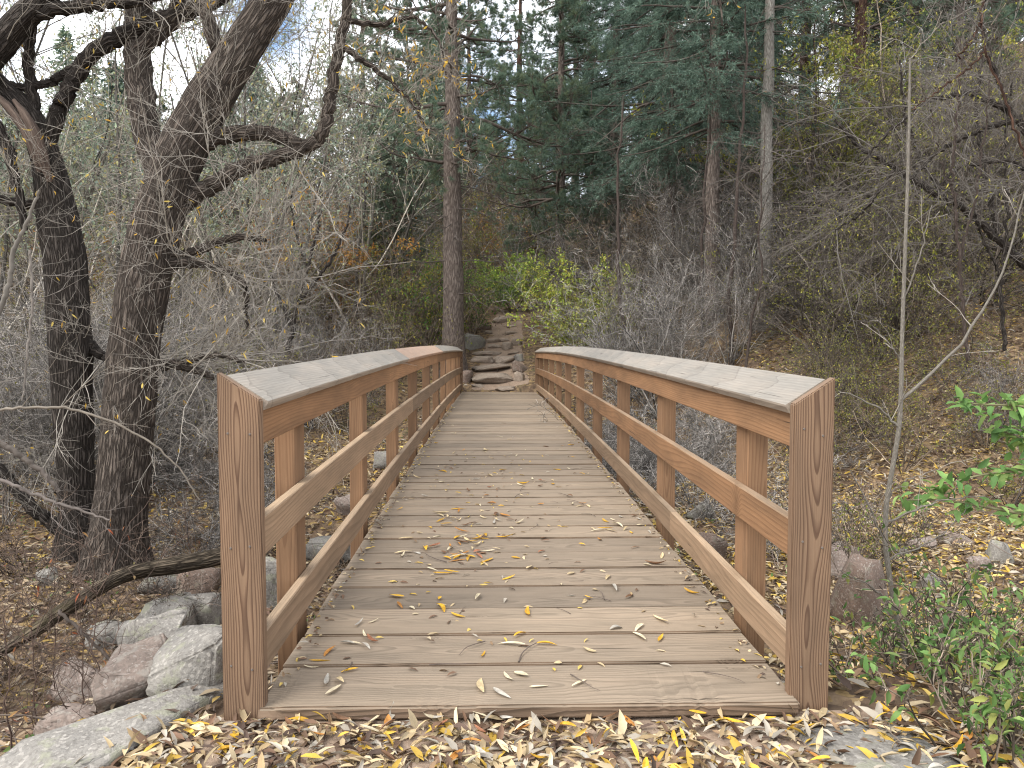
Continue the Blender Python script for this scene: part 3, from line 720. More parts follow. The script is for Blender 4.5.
# pale sapling at the right
Q, q = pl([(913, 718, 5.2), (905, 660, 4.8), (893, 600, 4.6), (885, 545, 4.4), (886, 505, 4.2), (893, 465, 4.2), (899, 430, 4.2), (901, 398, 4), (902, 340, 3.4), (904, 280, 3.2), (907, 200, 2.8), (909, 130, 2.4), (910, 58, 1.7)], 3.46, 120); q = q * .58
base = Q[0].copy()
sap = tag(empty('sapling', base), 'slender pale bare sapling forking above the right end board', 'sapling')
mb = MB(); mb.tubes(Q[None], q[None], 12); mb.build('trunk', M['bark_sap'], sap, origin=base)
rg = np.random.default_rng(5)
for pts in ([(901, 400, 3), (925, 381, 2.6), (960, 347, 2.2), (985, 311, 2), (1004, 272, 1.7), (1017, 225, 1.4), (1030, 170, 1)],
            [(899, 428, 2), (880, 408, 1.6), (858, 397, 1.3), (838, 391, .9)], [(886, 522, 2), (915, 510, 1.6), (950, 498, 1.2), (985, 496, .8)],
            [(890, 560, 1.6), (920, 548, 1.3), (950, 530, 1), (968, 505, .7)], [(903, 300, 1.4), (915, 275, 1.2), (924, 240, 1), (932, 205, .7)],
            [(908, 60, 1.2), (925, 40, 1), (945, 22, .7)], [(884, 540, 1.5), (865, 500, 1.2), (850, 470, .8)], [(895, 610, 1.4), (870, 585, 1.1), (840, 570, .7)],
            [(903, 360, 1.3), (890, 345, 1), (872, 325, .6)], [(886, 500, 1.2), (905, 480, 1), (940, 470, .6)]):
    Q2, q2 = pl(pts, 3.46, 14); q2 = q2 * .62; Q2[1:-1] += rg.normal(0, .004, Q2[1:-1].shape)
    mb = MB(); mb.tubes(Q2[None], q2[None], 6); twigs(mb, rg, Q2, q2, 3, .22, .0018, 1, kids_=2, colr=(.3, .27, .23), mat=1)
    mb.build('branch', [M['bark_sap'], M['twig']], sap, origin=base)

# ------------------------------------------------------------------ conifers
def needles_tuft(mb, rng, P, D, n, L, W, cols, mat):
    """brush of n needles round each tip"""
    B = len(P); b = np.repeat(np.arange(B), n)
    d = unit(unit(D)[b] * .55 + rng.normal(0, .62, (B * n, 3)) + np.array([0, 0, .12]))
    s = unit(np.cross(d, rng.normal(0, 1, (B * n, 3)))) * W * .5
    p = P[b]; l = L * rng.uniform(.65, 1.1, (B * n, 1))
    V = np.stack([p - s, p + s, p + d * l], 1)
    cc = np.array(cols)[rng.integers(0, len(cols), B)][b] * rng.uniform(.75, 1.2, (B * n, 1))
    mb.tris(V.reshape(-1, 3), np.repeat(cc, 3, 0), mat)
def conifer(name, label, seed, H, r0, lo, nb, bl, kind, barkm, cols, dead=14, cat='pine tree', lean=0.0, wob=.02, tuft=26, nl=.15, shape=.75):
    rg = np.random.default_rng(seed)
    root = tag(empty(name), label, cat)
    N = 26; z = np.linspace(-.15, H, N); P = np.stack([lean * z + np.cumsum(rg.normal(0, wob, N)) * .5, np.cumsum(rg.normal(0, wob, N)) * .5, z], 1)
    rad = r0 * (1 - .88 * np.clip(z / H, 0, 1) ** 1.1); rad[0:2] *= (1.25, 1.08)
    mb = trunk_mb(P[None][0], rad, 20, .12, seed, .3); mb.build('trunk', M[barkm], root)
    cr_ = MB()
    t = rg.uniform(0, 1, nb) ** .9; hz = lo + (H - .4 - lo) * t
    f = (hz - lo) / (H - lo)
    ln = bl * (np.clip(1 - f, .04, 1) ** shape) * rg.uniform(.55, 1.15, nb) * np.clip(.6 + f * 4, .6, 1)
    az = rg.uniform(0, 2 * math.pi, nb)
    c = np.stack([np.interp(hz, z, P[:, k]) for k in range(3)], 1)
    if kind == 'pine':
        D = np.stack([np.cos(az), np.sin(az), rg.uniform(-.15, .35, nb)], 1)
        B = grow(rg, c, D, ln, 8, .14, 0, [0, -.05, -.06, -.03, .02, .08, .14, .2])
        Br = taper(.012 + .016 * ln, 8, .25); cr_.tubes(B, Br, 4, 0, (.09, .07, .058))
        S, D, rr, l2 = spawn(rg, B, Br, 10, .25, 1.0, .85, .6, .38, upb=.12)
        T = grow(rg, S, D, l2, 5, .2, .06); Tr = taper(np.maximum(rr, .006), 5, .4); cr_.tubes(T, Tr, 3, 0, (.09, .07, .058))
        S3, D3, rr3, l3 = spawn(rg, T, Tr, 4, .25, 1.0, .75, .6, .5, upb=.2)
        T3 = grow(rg, S3, D3, l3, 4, .2, .1); cr_.tubes(T3, taper(np.maximum(rr3, .004), 4, .5), 3, 0, (.1, .08, .06))
        tips = np.concatenate([T[:, -1], T3[:, -1], T3[:, 2], B[:, -1]]); dirs = np.concatenate([T[:, -1] - T[:, -2], T3[:, -1] - T3[:, -2], T3[:, 2] - T3[:, 1], B[:, -1] - B[:, -2]])
        needles_tuft(cr_, rg, tips, dirs, tuft, nl, .009, cols, 1)
    else:
        D = np.stack([np.cos(az), np.sin(az), rg.uniform(-.25, .1, nb) + .35 * f], 1)
        B = grow(rg, c, D, ln, 9, .07, 0, [0, -.05, -.07, -.07, -.05, -.02, .02, .05, .08])
        Br = taper(.010 + .010 * ln, 9, .2); cr_.tubes(B, Br, 4, 0, (.075, .06, .05))
        S, D, rr, l2 = spawn(rg, B, Br, 15, .12, 1.0, .95, .6, .30)
        D[:, 2] *= .35; D[:, 2] -= .25
        T = grow(rg, S, D, np.clip(l2, .12, .8), 5, .08, -.06); cr_.tubes(T, taper(np.full(len(T), .004), 5, .5), 3, 0, (.075, .06, .05))
        S3, D3, _, l3 = spawn(rg, T, taper(np.full(len(T), .004), 5), 5, .1, 1.0, .75, .6, .5)
        D3[:, 2] = D3[:, 2] * .5 - .12
        T3 = grow(rg, S3, D3, np.clip(l3, .08, .4), 3, .06, -.04)
        allp = np.concatenate([T[:, 1:].reshape(-1, 3)[::1], T3.reshape(-1, 3)]); alld = np.concatenate([(T[:, 1:] - T[:, :-1]).reshape(-1, 3), np.repeat(T3[:, 2] - T3[:, 0], 3, axis=0)])
        bcol = rg.uniform(.7, 1.25, nb)
        n = 3; b = np.repeat(np.arange(len(allp)), n)
        d = unit(unit(alld)[b] * .8 + rg.normal(0, .5, (len(b), 3)) * np.array([1, 1, .55]))
        s = unit(np.cross(d, rg.normal(0, .5, (len(b), 3)) + np.array([0, 0, 1]))) * .5 * rg.uniform(.012, .022, (len(b), 1))
        p = allp[b] + rg.normal(0, .015, (len(b), 3)); l = rg.uniform(.06, .13, (len(b), 1))
        V = np.stack([p - s, p + s, p + d * l], 1)
        cc = np.array(cols)[rg.integers(0, len(cols), len(b))] * np.repeat(np.concatenate([np.repeat(rg.uniform(.6, 1.5, len(T)), 4), np.repeat(rg.uniform(.6, 1.5, len(T3)), 3)]), n)[:, None]
        cr_.tris(V.reshape(-1, 3), np.repeat(cc, 3, 0), 1)
    if dead:
        hz = rg.uniform(lo * .3, lo, dead); c = np.stack([np.interp(hz, z, P[:, k]) for k in range(3)], 1); az = rg.uniform(0, 2 * math.pi, dead)
        D = np.stack([np.cos(az), np.sin(az), rg.uniform(-.3, .15, dead)], 1)
        B = grow(rg, c, D, bl * rg.uniform(.25, .8, dead), 8, .16, -.03); Br = taper(np.full(dead, .02), 8, .2); cr_.tubes(B, Br, 4, 0, (.085, .07, .06))
        S, D, rr, l2 = spawn(rg, B, Br, 6, .3, 1, .8, .5, .4)
        T = grow(rg, S, D, l2, 5, .22, -.02); Tr = taper(np.maximum(rr, .004), 5, .4); cr_.tubes(T, Tr, 3, 0, (.09, .075, .065))
        S, D, rr, l2 = spawn(rg, T, Tr, 4, .3, 1, .8, .5, .5); T = grow(rg, S, D, l2, 4, .22); cr_.tubes(T, np.full((len(T), 4), .003), 3, 0, (.1, .08, .07))
    cr_.build('crown', [M['twig'], M['needle']], root)
    return root
PINE = [(.125, .18, .125), (.145, .20, .14), (.10, .155, .11), (.17, .21, .12)]
FIR = [(.10, .155, .12), (.13, .19, .145), (.155, .215, .16), (.075, .115, .09)]
def place(o, px, Y, rz=0, s=1.0, dz=0.0):
    p = at(px, 338, Y); o.location = (p.x, p.y, th(p.x, p.y) - .05 + dz); o.rotation_euler = (0, 0, rz); o.scale = (s, s, s); return o
main_pine = conifer('pine_tree', 'tall straight pine standing left of the stone steps at the bridge end', 21, 17, .30, 5.6, 84, 3.6, 'pine', 'bark_pine', PINE, 20, tuft=30)
place(main_pine, 453, 21.0)
fir_a = conifer('fir_tree', 'large dark blue-green fir overhanging the shrubs right of the steps', 22, 17, .24, 3.2, 270, 3.9, 'fir', 'bark_pine', FIR, 8, 'fir tree')
place(fir_a, 668, 21.5)
fir_b = conifer('fir_tree', 'lighter fir with hanging sprays beside the pale slender trunk', 23, 15, .18, 4.2, 210, 2.9, 'fir', 'bark_pine', FIR, 8, 'fir tree')
place(fir_b, 712, 17.5)
pine_b = conifer('pine_tree', 'pine with broad open crown behind the gap right of the tall pine', 24, 15, .20, 2.6, 110, 3.1, 'pine', 'bark_pine', PINE, 14)
place(pine_b, 560, 27)
pale = conifer('pine_tree', 'slender pale grey trunk with short stubs and thin high crown, right of the firs', 25, 15, .155, 7.5, 46, 1.6, 'pine', 'bark_grey', PINE, 46, wob=.012)
place(pale, 763, 16.5)
redp = conifer('pine_tree', 'reddish trunked pine high on the right slope', 26, 17, .28, 4.2, 110, 3.4, 'pine', 'bark_red', PINE, 10)
place(redp, 853, 27)
kp = {o.name: kids(o) for o in (fir_a, fir_b, pine_b, redp)}
GC = 'conifers in the wood behind the bridge'
bgc = [  # source, px, Y, scale, label
    (fir_a, 615, 30, 1.0, 'dark fir filling the gap behind the large blue-green fir'), (fir_a, 735, 30, 1.05, 'dark fir standing behind the pale slender trunk'),
    (redp, 520, 40, .9, 'far pine above the stone steps'), (pine_b, 540, 33, .6, 'young bushy pine rising over the steps right of the tall trunk'), (pine_b, 590, 24.5, .5, 'young pine with grey-green tufts left of the large fir'), (pine_b, 395, 27, .55, 'young bushy pine left of the tall trunk'), (pine_b, 285, 33, .6, 'young pine behind the thicket right of the willow limbs'), (pine_b, 235, 31, .6, 'young pine between the willow and the thicket'), (pine_b, 410, 34, .85, 'far pine just left of the tall straight pine'),
    (pine_b, 365, 40, 1.0, 'distant pine behind the hanging yellow leaves'), (pine_b, 300, 38, .6, 'distant pine between the willow limbs and the tall pine'),
    (fir_a, 255, 46, .6, 'distant fir seen beneath the upper willow limb'), (pine_b, 215, 42, .65, 'distant pine behind the largest willow fork'),
    (fir_a, 120, 44, .6, 'distant fir between the two big willow trunks'), (pine_b, 75, 42, .6, 'distant pine behind the broken willow trunk'), (pine_b, 10, 38, .6, 'distant pine at the left frame edge behind twigs'),
    (redp, 800, 33, 1.0, 'pine on the slope between pale trunk and reddish trunk'), (fir_a, 840, 40, 1.1, 'fir high on the slope behind the reddish pine'),
    (redp, 905, 31, .95, 'pine on the upper slope above the yellow-green tree'), (pine_b, 950, 26, .9, 'pine above the dark thicket at upper right'), (fir_a, 985, 34, 1.05, 'fir at the upper right behind the arching branches'),
    (redp, 1030, 28, 1.0, 'pine at the right frame edge on the slope'), (fir_b, 640, 40, 1.3, 'tall far fir above the grey brush'), (fir_a, 575, 46, 1.05, 'tall far fir behind the open-crowned pine'),
    (pine_b, 470, 50, 1.15, 'far pine right behind the tall straight trunk'), (fir_b, 335, 54, .7, 'tiny far fir above the orange shrubs'), (pine_b, 165, 56, .75, 'faint far pine behind the leaning willow'),
    (fir_a, 770, 48, 1.2, 'tall fir deep in the wood right of the pale trunk'), (fir_b, 690, 27, 1.1, 'slim fir between the large fir and the lighter fir'), (redp, 880, 50, 1.2, 'dim far pine on the top of the right slope'),
    (fir_a, 440, 62, 1.2, 'faint fir farthest away behind the tall pine'), (fir_b, 30, 52, .7, 'faint fir far behind the left edge twigs'), (pine_b, 280, 60, .8, 'farthest pale pine on the left skyline'),
]
rr_ = random.Random(4)
for src, px, Y, s_, lb in bgc:
    o = copy_tree(src, None, kp[src.name]); place(o, px, Y, rr_.uniform(0, 6.28), s_); tag(o, lb, src['category'], GC)

# far wood that reads as one mass
fw = MB(); rg = np.random.default_rng(500)
for _ in range(150):
    Yt = rg.uniform(46, 84); px = rg.uniform(-120, 1150); p = at(px, 338, Yt); H = rg.uniform(8, 14) * (.85 if px > 520 else .88); z0 = th(p.x, p.y)
    zt = np.linspace(0, H, 8); Pt = np.stack([np.full(8, p.x), np.full(8, p.y), z0 + zt], 1); fw.tubes(Pt[None], (.16 * (1 - .85 * zt / H))[None], 5, 0, (.11, .09, .075))
    n = 1500; h_ = rg.uniform(.16, 1, n) ** .8; a = rg.uniform(0, 6.283, n); rr0 = (1 - h_) ** .7 * H * .2 + .1; rad = rr0 * np.sqrt(rg.uniform(.05, 1, n)) * (.65 + .35 * np.sin(h_ * 55 + a * 2))
    c = np.stack([p.x + np.cos(a) * rad, p.y + np.sin(a) * rad, z0 + h_ * H + rg.normal(0, .15, n)], 1)
    d = unit(np.stack([np.cos(a), np.sin(a), rg.normal(-.1, .5, n)], 1) + rg.normal(0, .4, (n, 3))) * rg.uniform(.2, .5, (n, 1)); sd = unit(np.cross(d, rg.normal(0, 1, (n, 3)))) * .07
    k = np.array(PINE if rg.random() < .6 else FIR)[rg.integers(0, 4, n)] * rg.uniform(.8, 1.3, (n, 1))
    fw.tris(np.stack([c - sd, c + sd, c + d], 1).reshape(-1, 3), np.repeat(k, 3, 0), 1)
tag(fw.build('distant_wood', [M['twig'], M['needle']]), 'distant conifer wood covering the hillside behind everything', 'wood', kind='stuff')

# thin dark trunks between the firs
GT = 'thin dark trunks among the firs'
for i, (px, pyb, Y, r, H, lb) in enumerate(((733, 360, 15.5, .05, 8, 'thin dark pole trunk just left of the pale trunk'), (703, 360, 17, .045, 7, 'thin bare trunk left of the dark pole'),
        (630, 350, 17, .06, 6.5, 'thin dark trunk in the grey brush right of the bush'), (745, 365, 14, .03, 5.0, 'wispy dark stem between pole and pale trunk'), (672, 350, 19, .05, 7, 'thin trunk below the large fir'), (815, 320, 18, .05, 7, 'thin grey trunk right of the pale trunk on the slope'))):
    rg = np.random.default_rng(60 + i); p = at(px, pyb, Y); z0 = th(p.x, p.y)
    root = tag(empty('young_tree', (p.x, p.y, z0)), lb, 'tree', GT)
    N = 24; z = np.linspace(-.1, H, N); P = np.stack([np.cumsum(rg.normal(0, .03, N)), np.cumsum(rg.normal(0, .03, N)), z], 1); rd = r * (1 - .75 * np.linspace(0, 1, N))
    mb = MB(); mb.tubes(P[None], rd[None], 9); mb.build('trunk', M['bark_thin'], root)
    mb = MB(); twigs(mb, rg, P, rd, 26, .9, .006, 2, kids_=4, colr=(.12, .10, .085), t0=.15); mb.build('twig_crown', [M['twig'], M['leaf']], root)

# ------------------------------------------------------------------ bare shrubs
def bare_shrub(seed, H, nst, spread, colr, N=9, k1=6, k2=5, k3=3, trop=.05, wander=.12, leafn=0, leafc=None, r0=.014, ll=.05):
    rg = np.random.default_rng(seed); mb = MB()
    az = rg.uniform(0, 6.283, nst); S = np.stack([np.cos(az) * .15 * rg.uniform(0, 1, nst), np.sin(az) * .15 * rg.uniform(0, 1, nst), np.full(nst, -.05)], 1)
    D = np.stack([np.cos(az) * spread, np.sin(az) * spread, np.ones(nst)], 1) + rg.normal(0, .2, (nst, 3))
    L = H * rg.uniform(.55, 1.15, nst)
    def cl(n): return np.asarray(colr) * np.clip(np.exp(rg.normal(-.42, .75, (n, 1))), .12, 2.6)
    P = grow(rg, S, D, L, N, wander, trop); rd = taper(r0 * rg.uniform(.5, 1.2, nst), N, .25); mb.tubes(P, rd, 5, 0, cl(len(P)))
    S, D, r, l = spawn(rg, P, rd, k1, .2, 1, .7, .6, .5, upb=.1); P = grow(rg, S, D, l, 7, wander * 1.3, trop * .6); rd = taper(np.maximum(r, .003), 7, .3); mb.tubes(P, rd, 3, 0, cl(len(P)))
    S, D, r, l = spawn(rg, P, rd, k2, .2, 1, .75, .6, .55); P = grow(rg, S, D, l, 5, wander * 1.5, trop * .4); rd = taper(np.maximum(r, .003), 5, .5); mb.tubes(P, rd, 3, 0, cl(len(P)))
    S, D, r, l = spawn(rg, P, rd, k3, .2, 1, .75, .6, .6); P4 = grow(rg, S, D, l, 4, wander * 1.6, 0); mb.tubes(P4, np.full((len(P4), 4), .0022), 3, 0, cl(len(P4)))
    if leafn:
        Q_ = np.concatenate([P.reshape(-1, 3), P4.reshape(-1, 3)]); b = rg.integers(0, len(Q_), leafn)
        cc = np.array(leafc)[rg.integers(0, len(leafc), leafn)] * rg.uniform(.6, 1.25, (leafn, 1))
        mb.leaves(Q_[b], rg.normal(0, 1, (leafn, 3)) + np.array([0, 0, -.2]), rg.normal(0, .5, (leafn, 3)) + np.array([0, 0, 1]), ll * rg.uniform(.5, 1.2, leafn), ll * .45, cc, 1)
    return mb
GREY = (.235, .217, .198); BRN = (.175, .140, .108); DRK = (.105, .088, .073); DL = [(.19, .13, .06), (.15, .15, .04), (.22, .19, .07), (.13, .085, .05)]
YG = [(.20, .24, .035), (.28, .28, .04), (.14, .20, .035), (.33, .27, .05)]
OLV = [(.29, .285, .055), (.37, .33, .065), (.20, .215, .05)]
GRN = [(.10, .20, .035), (.14, .25, .045), (.07, .15, .03)]
ORG = [(.45, .2, .04), (.4, .25, .05), (.3, .14, .05)]
protos = {
    'a': bare_shrub(1, 2.6, 22, .5, GREY, wander=.16, k3=4, leafn=420, leafc=DL, ll=.05), 'b': bare_shrub(2, 2.2, 26, .9, BRN, trop=-.01, wander=.2, k3=4, leafn=420, leafc=DL, ll=.05), 'c': bare_shrub(3, 3.4, 14, .4, GREY, trop=.04, k1=9, wander=.15, k3=4, leafn=260, leafc=DL, ll=.05),
    'd': bare_shrub(4, 1.3, 34, 1.2, GREY, trop=-.03, wander=.24, r0=.008), 'e': bare_shrub(5, 3.8, 20, .9, DRK, trop=-.05, wander=.16, r0=.026, k1=9, k2=6, k3=4, leafn=500, leafc=DL, ll=.055), 'm': bare_shrub(15, 2.6, 16, .7, DRK, trop=-.02, wander=.17, leafn=1800, leafc=OLV + YG[:2], ll=.055), 'k': bare_shrub(14, 1.1, 18, 1.2, (.12, .09, .07), trop=-.04, wander=.2, r0=.006, k1=5, k2=4, leafn=30, leafc=DL, ll=.05),
    'f': bare_shrub(6, 2.4, 16, .6, BRN, leafn=900, leafc=OLV, ll=.06), 'g': bare_shrub(7, 2.6, 18, .5, BRN, leafn=1300, leafc=YG + OLV, ll=.07),
    'h': bare_shrub(8, 2.2, 16, .6, GREY, leafn=2400, leafc=ORG, ll=.07)}
# every copy is placed by (prototype, photo column, distance, scale)
plist = []
rp = random.Random(12)
for px in range(176, 440, 17):                                  # thicket left of the pine, several rows deep
    if px < 412: plist.append((rp.choice('aabcfm'), px + rp.uniform(-6, 6), rp.uniform(15.5, 21), rp.uniform(.7, 1.0)))
    plist.append((rp.choice('abgfg'), px + rp.uniform(-6, 6), rp.uniform(22, 30), rp.uniform(.9, 1.3)))
for px in range(-10, 200, 14):
    plist.append((rp.choice('abccd'), px + rp.uniform(-8, 8), rp.uniform(9, 13), rp.uniform(.7, 1.0)))
    plist.append((rp.choice('abgf'), px + rp.uniform(-8, 8), rp.uniform(15, 26), rp.uniform(.9, 1.3)))
for px in range(622, 765, 13):                                  # grey brush right of the steps
    plist.append((rp.choice('aabcc'), px + rp.uniform(-6, 6), rp.uniform(15, 19.5), rp.uniform(.75, 1.05)))
    plist.append((rp.choice('aabce'), px + rp.uniform(-6, 6), rp.uniform(20, 27), rp.uniform(1.0, 1.5)))
for px in range(600, 740, 20): plist.append(('d', px + rp.uniform(-6, 6), rp.uniform(11.5, 14), rp.uniform(.8, 1.2)))
for px in range(584, 622, 9):
    plist.append((rp.choice('aacf'), px + rp.uniform(-4, 4), rp.uniform(21.5, 27), rp.uniform(1.0, 1.4)))
for px in range(780, 1060, 22):
    plist.append((rp.choice('dkfm'), px + rp.uniform(-8, 8), rp.uniform(10.5, 14), rp.uniform(.5, .8)))
    plist.append((rp.choice('eefa'), px + rp.uniform(-8, 8), rp.uniform(26, 34), rp.uniform(1.1, 1.6)))
for px in range(770, 1040, 13):                                 # dark thicket on the right slope
    plist.append((rp.choice('eemfm'), px + rp.uniform(-8, 8), rp.uniform(14, 18), rp.uniform(.75, 1.05)))
    plist.append((rp.choice('eebfm'), px + rp.uniform(-8, 8), rp.uniform(19, 25), rp.uniform(.9, 1.35)))
for px in range(230, 440, 34): plist.append(('h' if px < 350 else 'g', px + rp.uniform(-8, 8), rp.uniform(31, 38), rp.uniform(1.0, 1.4)))
for px in range(-20, 560, 20):
    plist.append((rp.choice('abghg'), px + rp.uniform(-8, 8), rp.uniform(31, 40), rp.uniform(1.2, 1.7)))
    plist.append((rp.choice('abfg'), px + rp.uniform(-8, 8), rp.uniform(41, 54), rp.uniform(1.5, 2.2)))
plist += [('h', 308, 27, 1.9), ('h', 342, 28, 2.0), ('h', 326, 30, 2.2), ('h', 522, 34, 1.6), ('g', 428, 24, 1.2), ('g', 395, 26, 1.3), ('f', 250, 17, 1.0), ('g', 205, 14, .8)]
plist += [(k_, px_, Y_, s__) for k_, px_, Y_, s__ in (('m', 862, 11.5, .55), ('f', 905, 10.5, .5), ('m', 950, 12, .6), ('f', 990, 10.5, .55), ('m', 1015, 9.5, .5), ('g', 880, 13.5, .6), ('m', 830, 13, .6), ('f', 800, 12, .55))]
for px in (470, 545, 590, 630): plist.append((rp.choice('hg'), px, rp.uniform(30, 36), rp.uniform(1, 1.3)))
zones = [(-999, 100, 'behind the broken willow trunk at left'), (100, 180, 'behind the largest willow trunk'), (180, 260, 'between the largest willow and the left railing'), (260, 345, 'above the left railing'),
         (345, 443, 'left of the tall straight pine'), (443, 540, 'around the top of the stone steps'), (540, 610, 'behind the yellow-green bush'), (610, 690, 'under the large fir'), (690, 768, 'around the pale slender trunk'),
         (768, 850, 'right of the pale slender trunk'), (850, 930, 'behind the pale sapling'), (930, 2000, 'on the dark slope at the right edge')]
kindtxt = {'a': 'grey upright bare shrub', 'b': 'brown spreading bare shrub', 'c': 'tall wispy bare shrub', 'd': 'low tangled bare shrub', 'e': 'dark arching bare shrub', 'f': 'olive-leaved thin shrub', 'g': 'yellow-green leafed shrub', 'h': 'orange-leaved autumn shrub', 'm': 'dark shrub with olive leaves', 'k': 'low brown bramble'}
ordw = ['nearest', 'second nearest', 'third nearest', 'fourth nearest', 'fifth nearest', 'sixth nearest', 'seventh nearest', 'eighth nearest', 'ninth nearest', 'tenth nearest', 'eleventh nearest', 'twelfth nearest']
cnt = {}; base_objs = {}
def zone_of(px): return next(z[2] for z in zones if z[0] <= px < z[1])
plist = [t for t in plist if not (738 < t[1] < 790 and 11 < t[2] < 16.5)]
plist.sort(key=lambda t: t[2])
tot = {}
for k, px, Y, s_ in plist: tot[(k, zone_of(px))] = tot.get((k, zone_of(px)), 0) + 1
for k, px, Y, s_ in plist:
    if k not in base_objs: o = protos[k].build('shrub' if k in 'fghm' else 'bare_shrub', [M['twig'], M['leaf']]); base_objs[k] = o
    else: o = base_objs[k].copy(); col.objects.link(o)
    place(o, px, Y, rp.uniform(0, 6.28), s_)
    z = zone_of(px); n_ = cnt[(k, z)] = cnt.get((k, z), -1) + 1
    lb = kindtxt[k] + ' ' + z
    if tot[(k, z)] > 1: lb = ordw[min(n_, 11)] + ' ' + lb
    tag(o, lb, 'shrub', 'shrubs in the thickets around the bridge')

# ------------------------------------------------------------------ leafy bushes and the small olive tree
M['needle'].node_tree.nodes['Mix Shader'].inputs[0].default_value = .45
def leafy(name, label, cat, loc, seed, H, nst, spread, nleaf, cols, ll, colr=BRN, group=None, wl=.45, r0=.012, trop=.05, lowest=.12, **kw):
    root = tag(empty(name, loc), label, cat, group)
    mb = bare_shrub(seed, H, nst, spread, colr, r0=r0, trop=trop, **kw); mb.build('stem', M['twig'], root)
    rg = np.random.default_rng(seed + 5)
    pts = np.concatenate(mb.V); hgt = pts[:, 2]; idx = np.where(hgt > H * lowest)[0]
    b = rg.choice(idx, nleaf); f = MB()
    cl_ = np.array(cols)[rg.integers(0, len(cols), nleaf)] * rg.uniform(.6, 1.3, (nleaf, 1))
    f.leaves(pts[b] + rg.normal(0, .02, (nleaf, 3)), rg.normal(0, 1, (nleaf, 3)) + np.array([0, 0, -.15]), rg.normal(0, .45, (nleaf, 3)) + np.array([0, 0, 1]), ll * rg.uniform(.55, 1.25, nleaf), ll * wl, cl_, 0)
    f.build('foliage', M['leaf'], root); return root
def gl(px, Y):
    p = at(px, 338, Y); return (p.x, p.y, th(p.x, p.y) - .02)
BRI = [(.38, .46, .08), (.47, .50, .10), (.29, .40, .07), (.50, .46, .10)]
GB = 'bright bushes beside the trail steps'
leafy('leafy_bush', 'yellow-green bush at the right end of the bridge beside the steps', 'bush', gl(582, 20.8), 31, 2.3, 30, .8, 7500, BRI, .095, group=GB)
leafy('leafy_bush', 'yellow-green bush behind the far right handrail end', 'bush', gl(602, 19.6), 32, 1.9, 26, .8, 3600, BRI + OLV, .08, group=GB)
leafy('leafy_bush', 'bright green bush at the top of the stone steps', 'bush', gl(514, 29.0), 33, 2.2, 26, .7, 4200, [(.36, .52, .09), (.27, .42, .07), (.46, .54, .10)], .13, group=GB)
leafy('leafy_bush', 'dim green bush in the gap right of the top step', 'bush', gl(572, 25.5), 34, 2.2, 22, .6, 2200, YG, .09, group=GB)
leafy('leafy_bush', 'green and yellow bush just left of the tall pine', 'bush', gl(424, 22.5), 35, 2.9, 24, .5, 2600, YG + GRN, .10, group=GB)
leafy('leafy_bush', 'dark green bush just right of the tall pine trunk', 'bush', gl(472, 25.5), 36, 2.3, 22, .55, 2600, GRN + [(.05, .09, .03)], .09, group=GB)
leafy('leafy_bush', 'yellow flecked bush high behind the top step', 'bush', gl(518, 34), 37, 3.0, 18, .5, 2400, YG + ORG[1:2], .12, group=GB)
GO = 'olive-leaved small trees on the right slope'
leafy('small_tree', 'olive-leaved small tree on the slope right of the pale trunk', 'tree', gl(822, 18.5), 41, 4.6, 14, .6, 6500, OLV + YG[:2], .085, group=GO, r0=.035)
leafy('small_tree', 'tallest olive-leaved tree, below the reddish pine trunk', 'tree', gl(870, 21), 42, 5.8, 14, .55, 7000, OLV + YG[2:3], .085, group=GO, r0=.04)
leafy('small_tree', 'sparse yellow-leaved small tree behind the sapling top', 'tree', gl(925, 17), 43, 4.2, 12, .6, 3000, YG + OLV, .08, group=GO, r0=.035)
leafy('leafy_bush', 'fine yellow-green weed patch right of the right end board', 'bush', gl(858, 6.6), 44, 1.0, 18, .6, 800, YG, .035, group='green bushes at the right foreground', r0=.005)
GG = 'green bushes at the right foreground'
GRL = [(.11, .20, .055), (.16, .27, .08), (.07, .14, .04), (.23, .32, .10)]
for px, Y, H, n, lb in ((1010, 2.35, .42, 300, 'green bush nearest the camera at the lower right frame corner'), (995, 2.6, .36, 150, 'low green plant just right of the right stone slab'), (985, 2.9, .55, 300, 'green leafy bush in the lower right corner'), (925, 3.3, .34, 90, 'low green plant at the foot of the pale sapling'), (1035, 3.4, .85, 360, 'green bush cut by the right frame edge'),
                        (975, 3.9, .6, 230, 'green plant behind the lower right bush'), (868, 3.6, .36, 80, 'small green plant beside the right end board'), (1010, 4.8, .6, 200, 'green plant farthest back along the right frame edge'), (915, 4.6, .45, 110, 'green plant beside the large brown boulder')):
    leafy('leafy_bush', lb, 'bush', gl(px, Y), int(px), H, 12, .6, n, GRL + [(.28, .30, .08), (.12, .20, .06)], .054, group=GG, r0=.006, k1=4, k2=3, k3=2, wl=.36)
